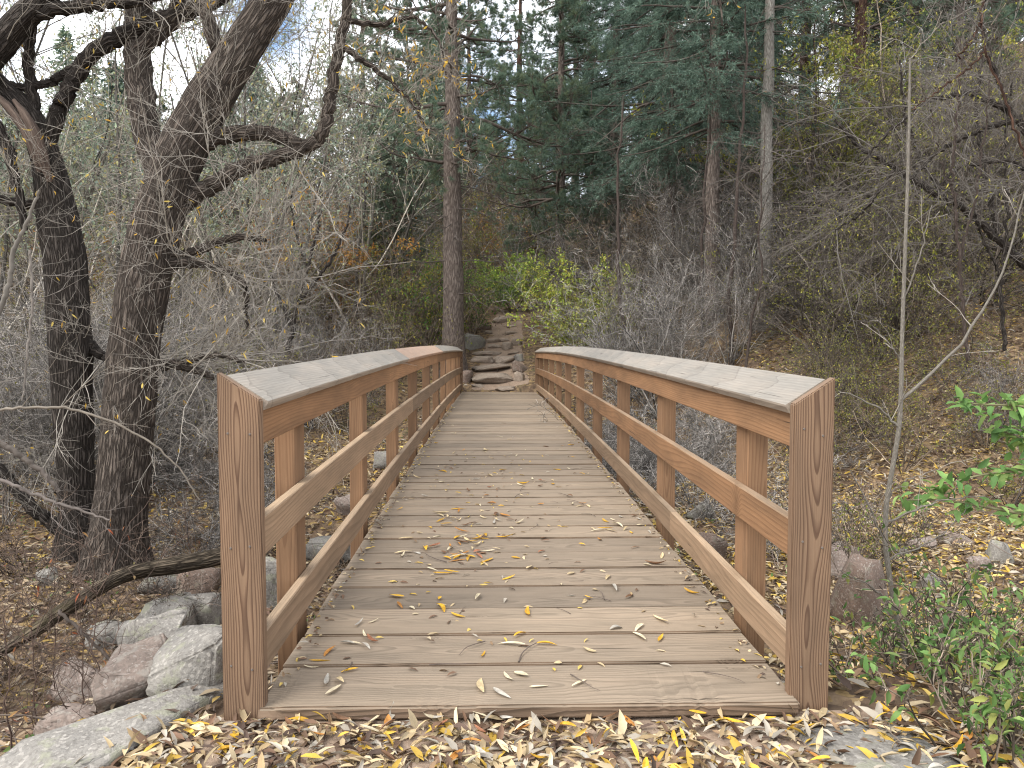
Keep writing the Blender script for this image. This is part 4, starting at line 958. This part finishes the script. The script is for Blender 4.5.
# leafy spray reaching in from the right at head of the bush
rg = np.random.default_rng(77)
spray = tag(empty('leafy_branch', at(1060, 470, 3.5)), 'light green leafy branch reaching in from the right edge', 'branch')
mb = MB(); f = MB(); O = np.array(spray.location)
for pts in ([(1060, 420, 2), (1020, 405, 1.5), (985, 405, 1), (960, 402, .6)], [(1060, 480, 2), (1010, 470, 1.4), (965, 478, 1), (930, 490, .6)], [(1060, 520, 2), (1000, 510, 1.4), (950, 500, 1), (905, 500, .6)], [(1060, 445, 1.6), (1025, 440, 1.2), (1000, 430, .6)]):
    Q2, q2 = pl(pts, 3.5, 16); mb.tubes(Q2[None], q2[None], 5, 0, (.16, .15, .08))
    n = 64; i = rg.integers(2, 16, n)
    f.leaves(Q2[i] + rg.normal(0, .025, (n, 3)), rg.normal(0, .7, (n, 3)) + np.array([-.4, 0, -.2]), rg.normal(0, .4, (n, 3)) + np.array([0, -.3, 1]), .078 * rg.uniform(.6, 1.2, n), .032, np.array(GRL)[rg.integers(0, 4, n)] * rg.uniform(1.0, 1.5, (n, 1)))
mb.build('stem', M['twig'], spray, origin=O); f.build('foliage', M['leaf'], spray, origin=O)

leafy('small_tree', 'small tree with orange autumn crown behind the dark many-branched shrub', 'tree', gl(328, 22), 47, 4.9, 9, .42, 1500, ORG, .10, lowest=.62, r0=.02)
# pale half-bare trees behind the willows
PAL = [(.25, .30, .20), (.30, .33, .25), (.20, .26, .20), (.35, .33, .16)]
pt = leafy('pale_tree', 'pale half-bare tree behind the fork of the largest willow', 'tree', gl(235, 17), 91, 8.5, 5, .32, 2900, PAL, .10, lowest=.42, colr=(.24, .215, .18), group='pale thin trees behind the willows', r0=.055, k1=9, k2=6, k3=4, trop=.03, wander=.11)
kpt = kids(pt)
for px, Y, s_, lb in ((262, 21, 1.15, 'pale thin tree above the largest willow right limb'), (175, 20, 1.1, 'pale thin tree close behind the largest willow trunk'), (105, 16, 1.0, 'pale thin tree between the two big willow trunks'), (45, 19, 1.1, 'pale thin tree behind the broken willow top'),
                      (-5, 15, 1.0, 'pale thin tree at the left frame edge'), (362, 24, 1.2, 'pale thin tree behind the upright end of the willow limb'), (400, 28, 1.3, 'pale thin tree just left of the tall pine crown'), (140, 26, 1.35, 'taller pale tree far behind the willow trunks'), (260, 29, 1.4, 'tallest pale tree far behind the willow limbs'), (320, 34, 1.5, 'faint pale tree farthest back left of the pine')):
    o = copy_tree(pt, None, kpt); p = gl(px, Y); o.location = p; o.rotation_euler = (0, 0, px * .7); o.scale = (s_, s_, s_); tag(o, lb, 'tree')

# ------------------------------------------------------------------ arching bare trees on the right slope
def bare_tree(label, Y, main, limbs, seed, group, matn='bark_dark', k=15, L=2.0):
    Q, q = pl(main, Y); q = q * .52; base = Q[0].copy()
    root = tag(empty('bare_tree', base), label, 'tree', group); rg = np.random.default_rng(seed)
    Q[1:-1] += rg.normal(0, .01, Q[1:-1].shape)
    trunk_mb(Q, q, 14, .12, seed).build('trunk', M[matn], root, origin=base)
    cr_ = MB(); twigs(cr_, rg, Q, q, k, L, .008, 2, wander=.1, trop=-.05, N=9, kids_=5, colr=(.125, .112, .098), t0=.15, leaf=(50, OLV, .06))
    for lp in limbs:
        a, b = pl(lp, Y, 40); b = b * .62; a[1:-1] += rg.normal(0, .01, a[1:-1].shape)
        m_ = trunk_mb(a, b, 8, .1, seed); m_.build('limb', M[matn], root, origin=base)
        twigs(cr_, rg, a, b, k, L * .8, .006, 2, wander=.1, trop=-.05, N=9, kids_=5, colr=(.125, .112, .098), t0=.1, leaf=(30, OLV, .06))
    cr_.build('twig_crown', [M['twig'], M['leaf']], root, origin=base)
GA = 'arching bare trees at the right'
bare_tree('dark bare tree leaning left across the upper right slope', 11, [(1060, 300, 9), (1010, 250, 8), (960, 205, 7), (930, 190, 6.5), (895, 168, 5.5), (860, 148, 4), (835, 120, 2.5)],
          [[(940, 190, 4), (920, 160, 3), (905, 120, 2.5), (900, 60, 1.5)], [(895, 168, 3), (880, 190, 3), (860, 215, 2), (835, 230, 1.3)], [(1000, 240, 5), (985, 180, 4), (975, 110, 3), (985, 40, 2)]], 81, GA)
bare_tree('bare tree arching from the right edge high over the sapling', 10, [(1080, 260, 8), (1040, 150, 7), (1010, 110, 6), (970, 92, 5), (930, 100, 4), (890, 130, 2.5), (860, 165, 1.5)],
          [[(1020, 118, 5), (980, 130, 4), (940, 150, 3), (905, 185, 2)], [(1060, 190, 5), (1010, 160, 3.5), (960, 165, 2.5), (925, 200, 1.5)], [(1010, 110, 4), (990, 60, 3.5), (980, 20, 3), (990, -30, 2)]], 82, GA)
bare_tree('dark many-branched bare shrub standing above the left railing', 12, [(288, 352, 4.5), (296, 310, 4), (308, 268, 3.4), (318, 230, 2.6), (322, 195, 1.6)],
          [[(292, 330, 3), (276, 290, 2.6), (262, 250, 2), (256, 215, 1.2)], [(300, 300, 3), (330, 262, 2.4), (348, 225, 1.8), (352, 195, 1.2)], [(308, 268, 2.4), (296, 235, 1.8), (290, 200, 1.2)]], 86, None, 'bark_dark', 12, .9)
bare_tree('slim bare tree with upright stems right of the sapling', 9, [(968, 360, 3.5), (962, 300, 3.2), (958, 240, 3), (952, 170, 2.6), (958, 100, 2), (965, 40, 1.5)],
          [[(960, 260, 2), (975, 200, 1.8), (985, 130, 1.4), (990, 80, 1)], [(955, 200, 1.6), (940, 160, 1.3), (930, 110, .8)]], 83, GA, 'bark_thin', 10, .8)
bare_tree('dark bare stem standing upright near the right frame edge', 10, [(1005, 350, 4), (1000, 290, 3.6), (1008, 220, 3), (1004, 150, 2.4), (1012, 80, 1.6)],
          [[(1002, 280, 2.4), (980, 230, 2), (965, 190, 1.4)]], 84, GA, 'bark_dark', 12, .9)
bare_tree('slim reddish-brown stem rising to the top right corner', 8, [(1068, 330, 3), (1040, 200, 2.6), (1005, 100, 2.2), (985, 50, 2), (980, 15, 1.8), (992, -30, 1.4)], [[(985, 52, 1.6), (965, 72, 1.5), (935, 92, 1.2), (912, 110, .8)], [(982, 20, 1.5), (968, 45, 1.6), (955, 62, .9)]], 85, GA, 'bark_red', 8, .8)

# ------------------------------------------------------------------ fallen log, loose branches, foreground stems
Q, q = pl([(232, 553, 8, 5.6), (205, 560, 9, 5.5), (170, 566, 10, 5.35), (135, 571, 9.5, 5.2), (112, 580, 8.5, 5.0), (85, 596, 7.5, 4.8), (60, 612, 7, 4.6), (30, 634, 6, 4.45), (-5, 655, 5, 4.3)], 5)
trunk_mb(Q, q, 20, .3, 4).build('fallen_log', M['log'], None, origin=Q[0]); tag(bpy.data.objects['fallen_log'], 'mossy crooked fallen log lying across the left bank', 'log')
GBb = 'loose bare branches at the left foreground'
for i, (pts, Y, lb, cc) in enumerate((([(-20, 412, 2.4), (30, 407, 2.4), (70, 408, 2.2), (110, 420, 2), (150, 440, 1.7), (178, 466, 1.4), (200, 500, 1)], 4.6, 'long pale bare branch arching in from the left edge', (0.158, 0.135, 0.109)),
        ([(-20, 430, 5), (20, 455, 5), (45, 475, 4), (60, 492, 3)], 5.0, 'thick grey broken branch at the left edge', (0.106, 0.089, 0.076)),
        ([(-20, 470, 3), (20, 488, 3), (60, 505, 2.5), (110, 520, 1.5)], 4.7, 'grey bare branch sloping down in front of the dark willow', (0.132, 0.112, 0.099)),
        ([(-10, 330, 4), (8, 290, 4), (14, 250, 3.5), (30, 215, 2.5), (40, 190, 2)], 4.9, 'upright dead grey branch at the left edge', (0.132, 0.119, 0.102)),
        ([(30, 250, 2.2), (33, 300, 2), (28, 350, 1.8), (22, 400, 1)], 4.9, 'thin hanging pale branch near the left edge', (0.172, 0.152, 0.132)),
        ([(60, 610, 3), (90, 640, 2.6), (130, 680, 2.2), (150, 700, 1)], 4.2, 'dark stick lying over the left rocks', (.08, .065, .055)))):
    Q2, q2 = pl(pts, Y, 40); q2 = q2 * .62; rg = np.random.default_rng(120 + i); Q2[1:-1] += rg.normal(0, .004, Q2[1:-1].shape)
    mb = MB(); mb.tubes(Q2[None], q2[None], 7, 0, cc); twigs(mb, rg, Q2, q2, 9, .45, .003, 1, kids_=4, colr=cc, t0=.15)
    o = mb.build('bare_branch', [M['twig'], M['leaf']], origin=Q2[0]); tag(o, lb, 'branch', GBb)
GST = 'dry stems in the lower left corner'
for i, (px, pyb, hpx, lb) in enumerate(((108, 768, 215, 'tall dark dry stem nearest the stone slab'), (84, 760, 160, 'dry stem left of the tallest one'), (40, 768, 190, 'forked dry stem near the left edge'), (12, 740, 150, 'dry stem at the very left edge'),
        (135, 745, 90, 'short dry stem with red leaves on the slab edge'), (62, 700, 120, 'thin dry stem before the low pink rock'), (196, 585, 110, 'dark thin sapling stem before the log by the end board'), (150, 600, 70, 'short dark stem crossing the log'))):
    Y = 2.95 if pyb > 720 else 4.2
    rg = np.random.default_rng(140 + i); p = ghit(px, pyb) if pyb < 720 else at(px, pyb, Y); Y = p.y; H = hpx * Y / FPX
    N = 14; z = np.linspace(0, H, N); P = np.stack([p.x + np.cumsum(rg.normal(0, .008, N)), p.y + np.cumsum(rg.normal(0, .008, N)), p.z - .1 + z], 1); rd = .0042 * (1 - .7 * np.linspace(0, 1, N))
    mb = MB(); mb.tubes(P[None], rd[None], 6, 0, (.075, .05, .04)); twigs(mb, rg, P, rd, 18, H * .45, .0022, 1, kids_=3, colr=(.10, .07, .055), t0=.2, leaf=(10, [(.25, .07, .03), (.3, .12, .05), (.35, .2, .08)], .035))
    o = mb.build('dry_stem', [M['twig'], M['leaf']], origin=P[0]); tag(o, lb, 'plant stem', GST)
kob = base_objs['k'].copy(); col.objects.link(kob); kob.name = 'bramble'; place(kob, 120, 5.4, 2, .6); tag(kob, 'low brown bramble right before the two big willow trunks', 'bramble', 'low brambles along the banks')
for i, (px, Y, s_, lb) in enumerate(((20, 4.6, .55, 'low grey bramble at the left edge above the dry stems'), (70, 5.6, .7, 'low grey bramble at the foot of the dark willow'), (190, 7.5, .8, 'low grey bramble between the largest willow and the end board'), (165, 6.0, .45, 'small bramble right at the largest willow roots'),
        (250, 9.0, .8, 'grey bramble seen through the left railing'), (20, 6.8, .9, 'grey bramble behind the left edge branches'), (790, 8.0, .8, 'grey bramble outside the right railing'), (700, 9.5, .9, 'tangled bramble behind the first right posts'), (640, 11, 1.0, 'tangled bramble behind the middle right posts'),
        (-30, 4.0, .6, 'bramble cut by the left frame edge'), (215, 11, 1.0, 'bramble behind the left end board top'))):
    o = (base_objs['d'] if Y > 7 else kob).copy(); col.objects.link(o); place(o, px, Y, i * 1.3, s_); tag(o, lb, 'bramble', 'low brambles along the banks'); o.name = 'bramble'

# ------------------------------------------------------------------ leaves
# litter: nobody could count it
rng = np.random.default_rng(99)
LC = np.array([(.36, .26, .14), (.44, .34, .20), (.22, .145, .085), (.12, .075, .048), (.52, .42, .27), (.52, .34, .06), (.58, .42, .12), (.16, .095, .06), (.36, .32, .26), (.09, .06, .045)])
def scatter(n, xr, yr, ll, keep, lift=.01, up=1.6, cols=LC, sharp=.23):
    x = rng.uniform(*xr, n); y = rng.uniform(*yr, n); k = keep(x, y); x, y = x[k], y[k]; m = len(x)
    z = terrain(x, y) + rng.uniform(.0, lift, m)
    P = np.stack([x, y, z], 1); D = rng.normal(0, 1, (m, 3)) * np.array([1, 1, .35]); Nn = rng.normal(0, .55, (m, 3)) + np.array([0, 0, up])
    L = ll * rng.uniform(.5, 1.25, m)
    return P, D, Nn, L, L * rng.uniform(sharp * .8, sharp * 1.5, m), cols[rng.integers(0, len(cols), m)] * rng.uniform(.65, 1.2, (m, 1))
lit = MB()
off_bridge = lambda x, y: (np.abs(x) > 1.1) | (y < 2.55)
lit.leaves(*scatter(26000, (-5, 7), (2.6, 8), .085, lambda x, y: off_bridge(x, y) & (x > 0) & (x + .1 < y * .72 + .3), .03))
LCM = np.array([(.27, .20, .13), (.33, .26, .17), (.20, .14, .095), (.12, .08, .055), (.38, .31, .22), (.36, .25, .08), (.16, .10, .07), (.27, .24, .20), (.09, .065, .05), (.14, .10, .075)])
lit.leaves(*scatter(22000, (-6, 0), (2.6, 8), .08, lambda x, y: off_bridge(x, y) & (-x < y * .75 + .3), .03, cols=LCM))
lit.leaves(*scatter(52000, (-12, 14), (7, 16), .11, lambda x, y: (np.abs(x) > 1.1) & (np.abs(x + .1) < y * .72 + .3), .04))
lit.leaves(*scatter(26000, (-20, 22), (14, 30), .14, lambda x, y: ((np.abs(x - .2) > 1.0) | (y < 17.5)) & (np.abs(x + .1) < y * .72 + .3), .05))
lit.leaves(*scatter(20000, (1.6, 10), (4.5, 12), .10, lambda x, y: x < y * .75, .035, cols=LC[[0, 1, 1, 4, 4, 5, 6, 2, 8, 3]]))
lit.leaves(*scatter(2500, (-1.05, 1.05), (4, 17), .09, lambda x, y: x > -9, .03))
lit.leaves(*scatter(7000, (-1.7, 2.2), (1.9, 2.57), .072, lambda x, y: (vnoise(x * 2.2, y * 2.2, 17) > -.24 - .5 * (np.abs(x - .05) > .6)), .022, 1.5, cols=LC[[0, 1, 1, 2, 3, 4, 4, 5, 7, 8, 8, 9]]))
m = 240; x = rng.normal(-.18, .38, m).clip(-.86, .86); y = 2.75 + 5.5 * rng.random(m) ** 1.1
lit.leaves(np.stack([x, y, camber(y) + .004], 1), rng.normal(0, 1, (m, 3)) * np.array([1, 1, .08]), rng.normal(0, .25, (m, 3)) + np.array([0, 0, 1]), .058 * rng.uniform(.4, 1.1, m), .012 * rng.uniform(.7, 1.4, m), LC[rng.integers(0, 9, m)])
lit.leaves(*scatter(420, (-.8, 1.0), (18.4, 28), .09, lambda x, y: x > -9, .02))
# leaf crumbs caught along the deck edges
m = 700; sgn = rng.choice([-1, 1], m); x = sgn * (.905 - np.abs(rng.normal(0, .025, m))); y = rng.uniform(2.7, 14, m)
lit.leaves(np.stack([x, y, camber(y) + .004], 1), rng.normal(0, 1, (m, 3)) * np.array([1, 1, .2]), rng.normal(0, .4, (m, 3)) + np.array([0, 0, 1]), .05 * rng.uniform(.3, 1, m), .012, LC[rng.integers(0, len(LC), m)])
tag(lit.build('leaf_litter', M['litter']), 'tan and yellow fallen leaf litter covering the banks and slopes', 'leaf litter', kind='stuff')
# sticks and dry grass in the litter
st_ = MB(); m = 2600; x = rng.uniform(-9, 11, m); y = rng.uniform(2.8, 17, m); k = ((np.abs(x) > 1.15)) & (np.abs(x) < y * .75 + .3); x, y = x[k], y[k]; m = len(x)
S = np.stack([x, y, terrain(x, y) + .01], 1); P = grow(rng, S, rng.normal(0, 1, (m, 3)) * np.array([1, 1, .18]) + np.array([0, 0, .05]), rng.uniform(.1, .7, m), 6, .15)
P[:, :, 2] = np.maximum(P[:, :, 2], terrain(P[:, :, 0], P[:, :, 1]) + .004)
st_.tubes(P, taper(rng.uniform(.002, .006, m), 6, .4), 4, 0, np.array([.14, .11, .09]) * rng.uniform(.5, 1.8, (m, 1)))
m = 5200; x = rng.uniform(-14, 14, m); y = rng.uniform(3.2, 26, m); k = ((np.abs(x) > 1.25)) & (np.abs(x) < y * .75 + .3) & (vnoise(x * .8, y * .8, 31) > -.12); x, y = x[k], y[k]; m = len(x)
S = np.stack([x, y, terrain(x, y) - .01], 1); P = grow(rng, S, rng.normal(0, .5, (m, 3)) + np.array([0, 0, 1]), rng.uniform(.15, .75, m), 6, .14, -.04)
st_.tubes(P, taper(rng.uniform(.0015, .0035, m), 6, .3), 3, 0, np.array([.20, .16, .12]) * rng.uniform(.45, 1.5, (m, 1)))
tag(st_.build('stick_litter', M['twig']), 'dry sticks and dead stalks strewn through the leaf litter', 'sticks', kind='stuff')
gc_ = MB(); m = 5200; x = rng.uniform(-9, 9, m); y = rng.uniform(2.9, 20, m)
k = (np.abs(x) > 1.2) & (np.abs(x) < y * .75) & ((vnoise(x * .9, y * .9, 41) > .12) | ((x > 1.6) & (y < 5.0))); x, y = x[k], y[k]; m = len(x)
gc_.leaves(np.stack([x, y, terrain(x, y) + rng.uniform(.01, .12, m)], 1), rng.normal(0, 1, (m, 3)), rng.normal(0, .5, (m, 3)) + np.array([0, 0, 1]), .05 * rng.uniform(.5, 1.2, m), .022, np.array(GRL)[rng.integers(0, 4, m)] * rng.uniform(.5, 1.0, (m, 1)))
tag(gc_.build('ground_cover', M['leaf']), 'small green ground cover leaves in patches on the banks', 'ground cover', kind='stuff')

# the leaves that show largest, one object each
def lance(seed, L=.085, W=.017):
    rg = random.Random(seed); bm = bmesh.new(); n = 9; rows = []
    curl = rg.uniform(-.5, .9); roll = rg.uniform(.1, .9); bend = rg.uniform(-.35, .35); tw = rg.uniform(-.6, .6)
    for i in range(n):
        t = i / (n - 1); w_ = W * (math.sin(math.pi * min(1, t * .93 + .04)) ** .8) * (1 - .25 * t)
        x = (t - .5) * L; yb = bend * L * (t * (1 - t)); z = curl * L * .35 * (t - .5) ** 2 * 2; a = tw * (t - .5); rw = []
        for s in (-1, -.5, 0, .5, 1):
            yl = s * w_ / 2; zl = roll * abs(s) ** 1.3 * w_ * .45
            rw.append(bm.verts.new((x, yb + yl * math.cos(a) - zl * math.sin(a), z + zl * math.cos(a) + yl * math.sin(a))))
        rows.append(rw)
    for i in range(n - 1):
        for j in range(4): bm.faces.new((rows[i][j], rows[i + 1][j], rows[i + 1][j + 1], rows[i][j + 1]))
    lo_ = min(v_.co.z for v_ in bm.verts)
    for v_ in bm.verts: v_.co.z -= lo_
    for f_ in bm.faces: f_.smooth = True
    me = mesh_from(bm, 'fallen_leaf', M['fallen']); return me
LM = [lance(k, W=[.015, .018, .021][k % 3]) for k in range(16)] + [lance(40 + k, L=[.05, .06, .07][k % 3], W=[.022, .026, .016][k % 3]) for k in range(9)]
lcol = [('bright yellow', (.62, .36, .035)), ('golden yellow', (.52, .29, .03)), ('pale straw', (.52, .41, .24)), ('cream', (.56, .48, .33)), ('orange-brown', (.42, .19, .045)), ('dark brown', (.16, .085, .045)), ('silvery grey', (.38, .35, .30)), ('reddish brown', (.30, .13, .07))]
ordb = ['first', 'second', 'third', 'fourth', 'fifth', 'sixth', 'seventh', 'eighth', 'ninth', 'tenth', 'eleventh', 'twelfth', 'thirteenth', 'fourteenth', 'fifteenth']
rl = random.Random(21)
def fallen(x, y, z, grp, where, ci=None, s=None, flat=True):
    ci = rl.choices(range(8), (4, 5, 8, 7, 3, 3, 3, 1))[0] if ci is None else ci
    o = bpy.data.objects.new('fallen_leaf', rl.choice(LM)); col.objects.link(o)
    s = s or rl.uniform(.7, 1.4); o.scale = (s, s, s)
    o.location = (x, y, z); t = .12 if flat else .45
    o.rotation_euler = (rl.uniform(-t, t), rl.uniform(-t, t), rl.uniform(0, 6.28))
    k = rl.uniform(.8, 1.12); c = lcol[ci][1]; o.color = (c[0] * k, c[1] * k, c[2] * k, 1)
    tag(o, f"{'small' if s < .9 else 'large' if s > 1.15 else 'medium'} {lcol[ci][0]} leaf {where}", 'leaf', grp)
def deck_where(x, y):
    b = int((y - Y0) / PITCH); side = 'left end' if x < -.55 else 'left half' if x < -.15 else 'middle' if x < .15 else 'right half' if x < .55 else 'right end'
    return (f'at the {side} of the {ordb[b]} deck board' if b < 15 else f'far along the deck near its {side}')
GD = 'fallen leaves scattered on the bridge deck'
clusters = [(-.33, 4.35, .13, 30), (-.28, 5.3, .18, 20), (.62, 4.9, .14, 12), (-.30, 4.75, .14, 14), (-.62, 3.1, .10, 5), (-.72, 2.78, .05, 3), (-.06, 2.8, .06, 5), (.5, 4.0, .25, 8), (-.5, 3.55, .12, 8), (-.15, 6.3, .3, 10), (.4, 6.2, .25, 8)]
nl_ = 0
for cx_, cy_, sg, n in clusters:
    for _ in range(n):
        x = max(-.86, min(.86, rl.gauss(cx_, sg))); y = max(2.66, rl.gauss(cy_, sg * 1.2))
        fallen(x, y, float(camber(y)) + rl.uniform(.002, .008), GD, deck_where(x, y)); nl_ += 1
for _ in range(72):
    x = rl.uniform(-.86, .86); y = 2.7 + 8.5 * rl.random() ** 1.35
    fallen(x, y, float(camber(y)) + .003, GD, deck_where(x, y)); nl_ += 1
GH = 'fallen leaves heaped at the foot of the bridge'
for _ in range(300 - nl_ - 8):
    x = rl.uniform(-1.2, 1.45); y = 2.59 - .36 * rl.random() ** .9
    if -.85 < x < .95 and rl.random() < .25: y = 2.575 - rl.random() * .1
    side = 'by the left end board' if x < -.8 else 'left of centre' if x < -.3 else 'at the centre' if x < .3 else 'right of centre' if x < .85 else 'by the right end board'
    fallen(x, y, th(x, y) + rl.uniform(.012, .035), GH, f"in the heap {side} {'against the first plank' if y > 2.46 else 'at the frame bottom'}", s=rl.uniform(.75, 1.3), flat=False)
for i in range(7):
    fallen(1.12 + rl.uniform(-.2, .2), 2.28 + rl.uniform(-.22, .22), .0, GH, 'lying on the right stone slab', s=rl.uniform(.8, 1.2))
# twigs on the deck
tm = []
for k in range(7):
    rg = np.random.default_rng(300 + k); n = 9
    P = grow(rg, np.zeros((1, 3)), np.array([[1, 0, 0.]]), np.array([.16]), n, .16); P[:, :, 2] = .003 + .006 * np.abs(np.sin(np.linspace(0, 3, n)))[None]
    mb = MB(); mb.tubes(P, taper(np.array([.0022]), n, .4), 5, 0, (.11, .085, .07)); o = mb.build('twig', M['twig']); tm.append(o.data); bpy.data.objects.remove(o)
GTW = 'twigs lying on the bridge deck'
for i in range(34):
    x = rl.uniform(-.8, .75); y = 2.75 + 5 * rl.random() ** 1.2
    o = bpy.data.objects.new('twig', tm[i % 7]); col.objects.link(o); s = rl.uniform(.4, 1.5); o.scale = (s, s, s)
    o.location = (x, y, float(camber(y)) + .001); o.rotation_euler = (0, 0, rl.uniform(0, 6.28))
    tag(o, f"{'short' if s < .8 else 'long' if s > 1.15 else 'thin'} dark twig {deck_where(x, y)}", 'twig', GTW)
# squared block of wood on the right slab
bm = bev_box((.10, .07, .05), .004, 2); o = bpy.data.objects.new('wood_block', mesh_from(bm, 'wood_block', M['deck'])); col.objects.link(o)
p = at(857, 738, 2.62); o.location = p; o.rotation_euler = (0, .05, .2); tag(o, 'short sawn wood block lying on the right slab under leaves', 'wood block')
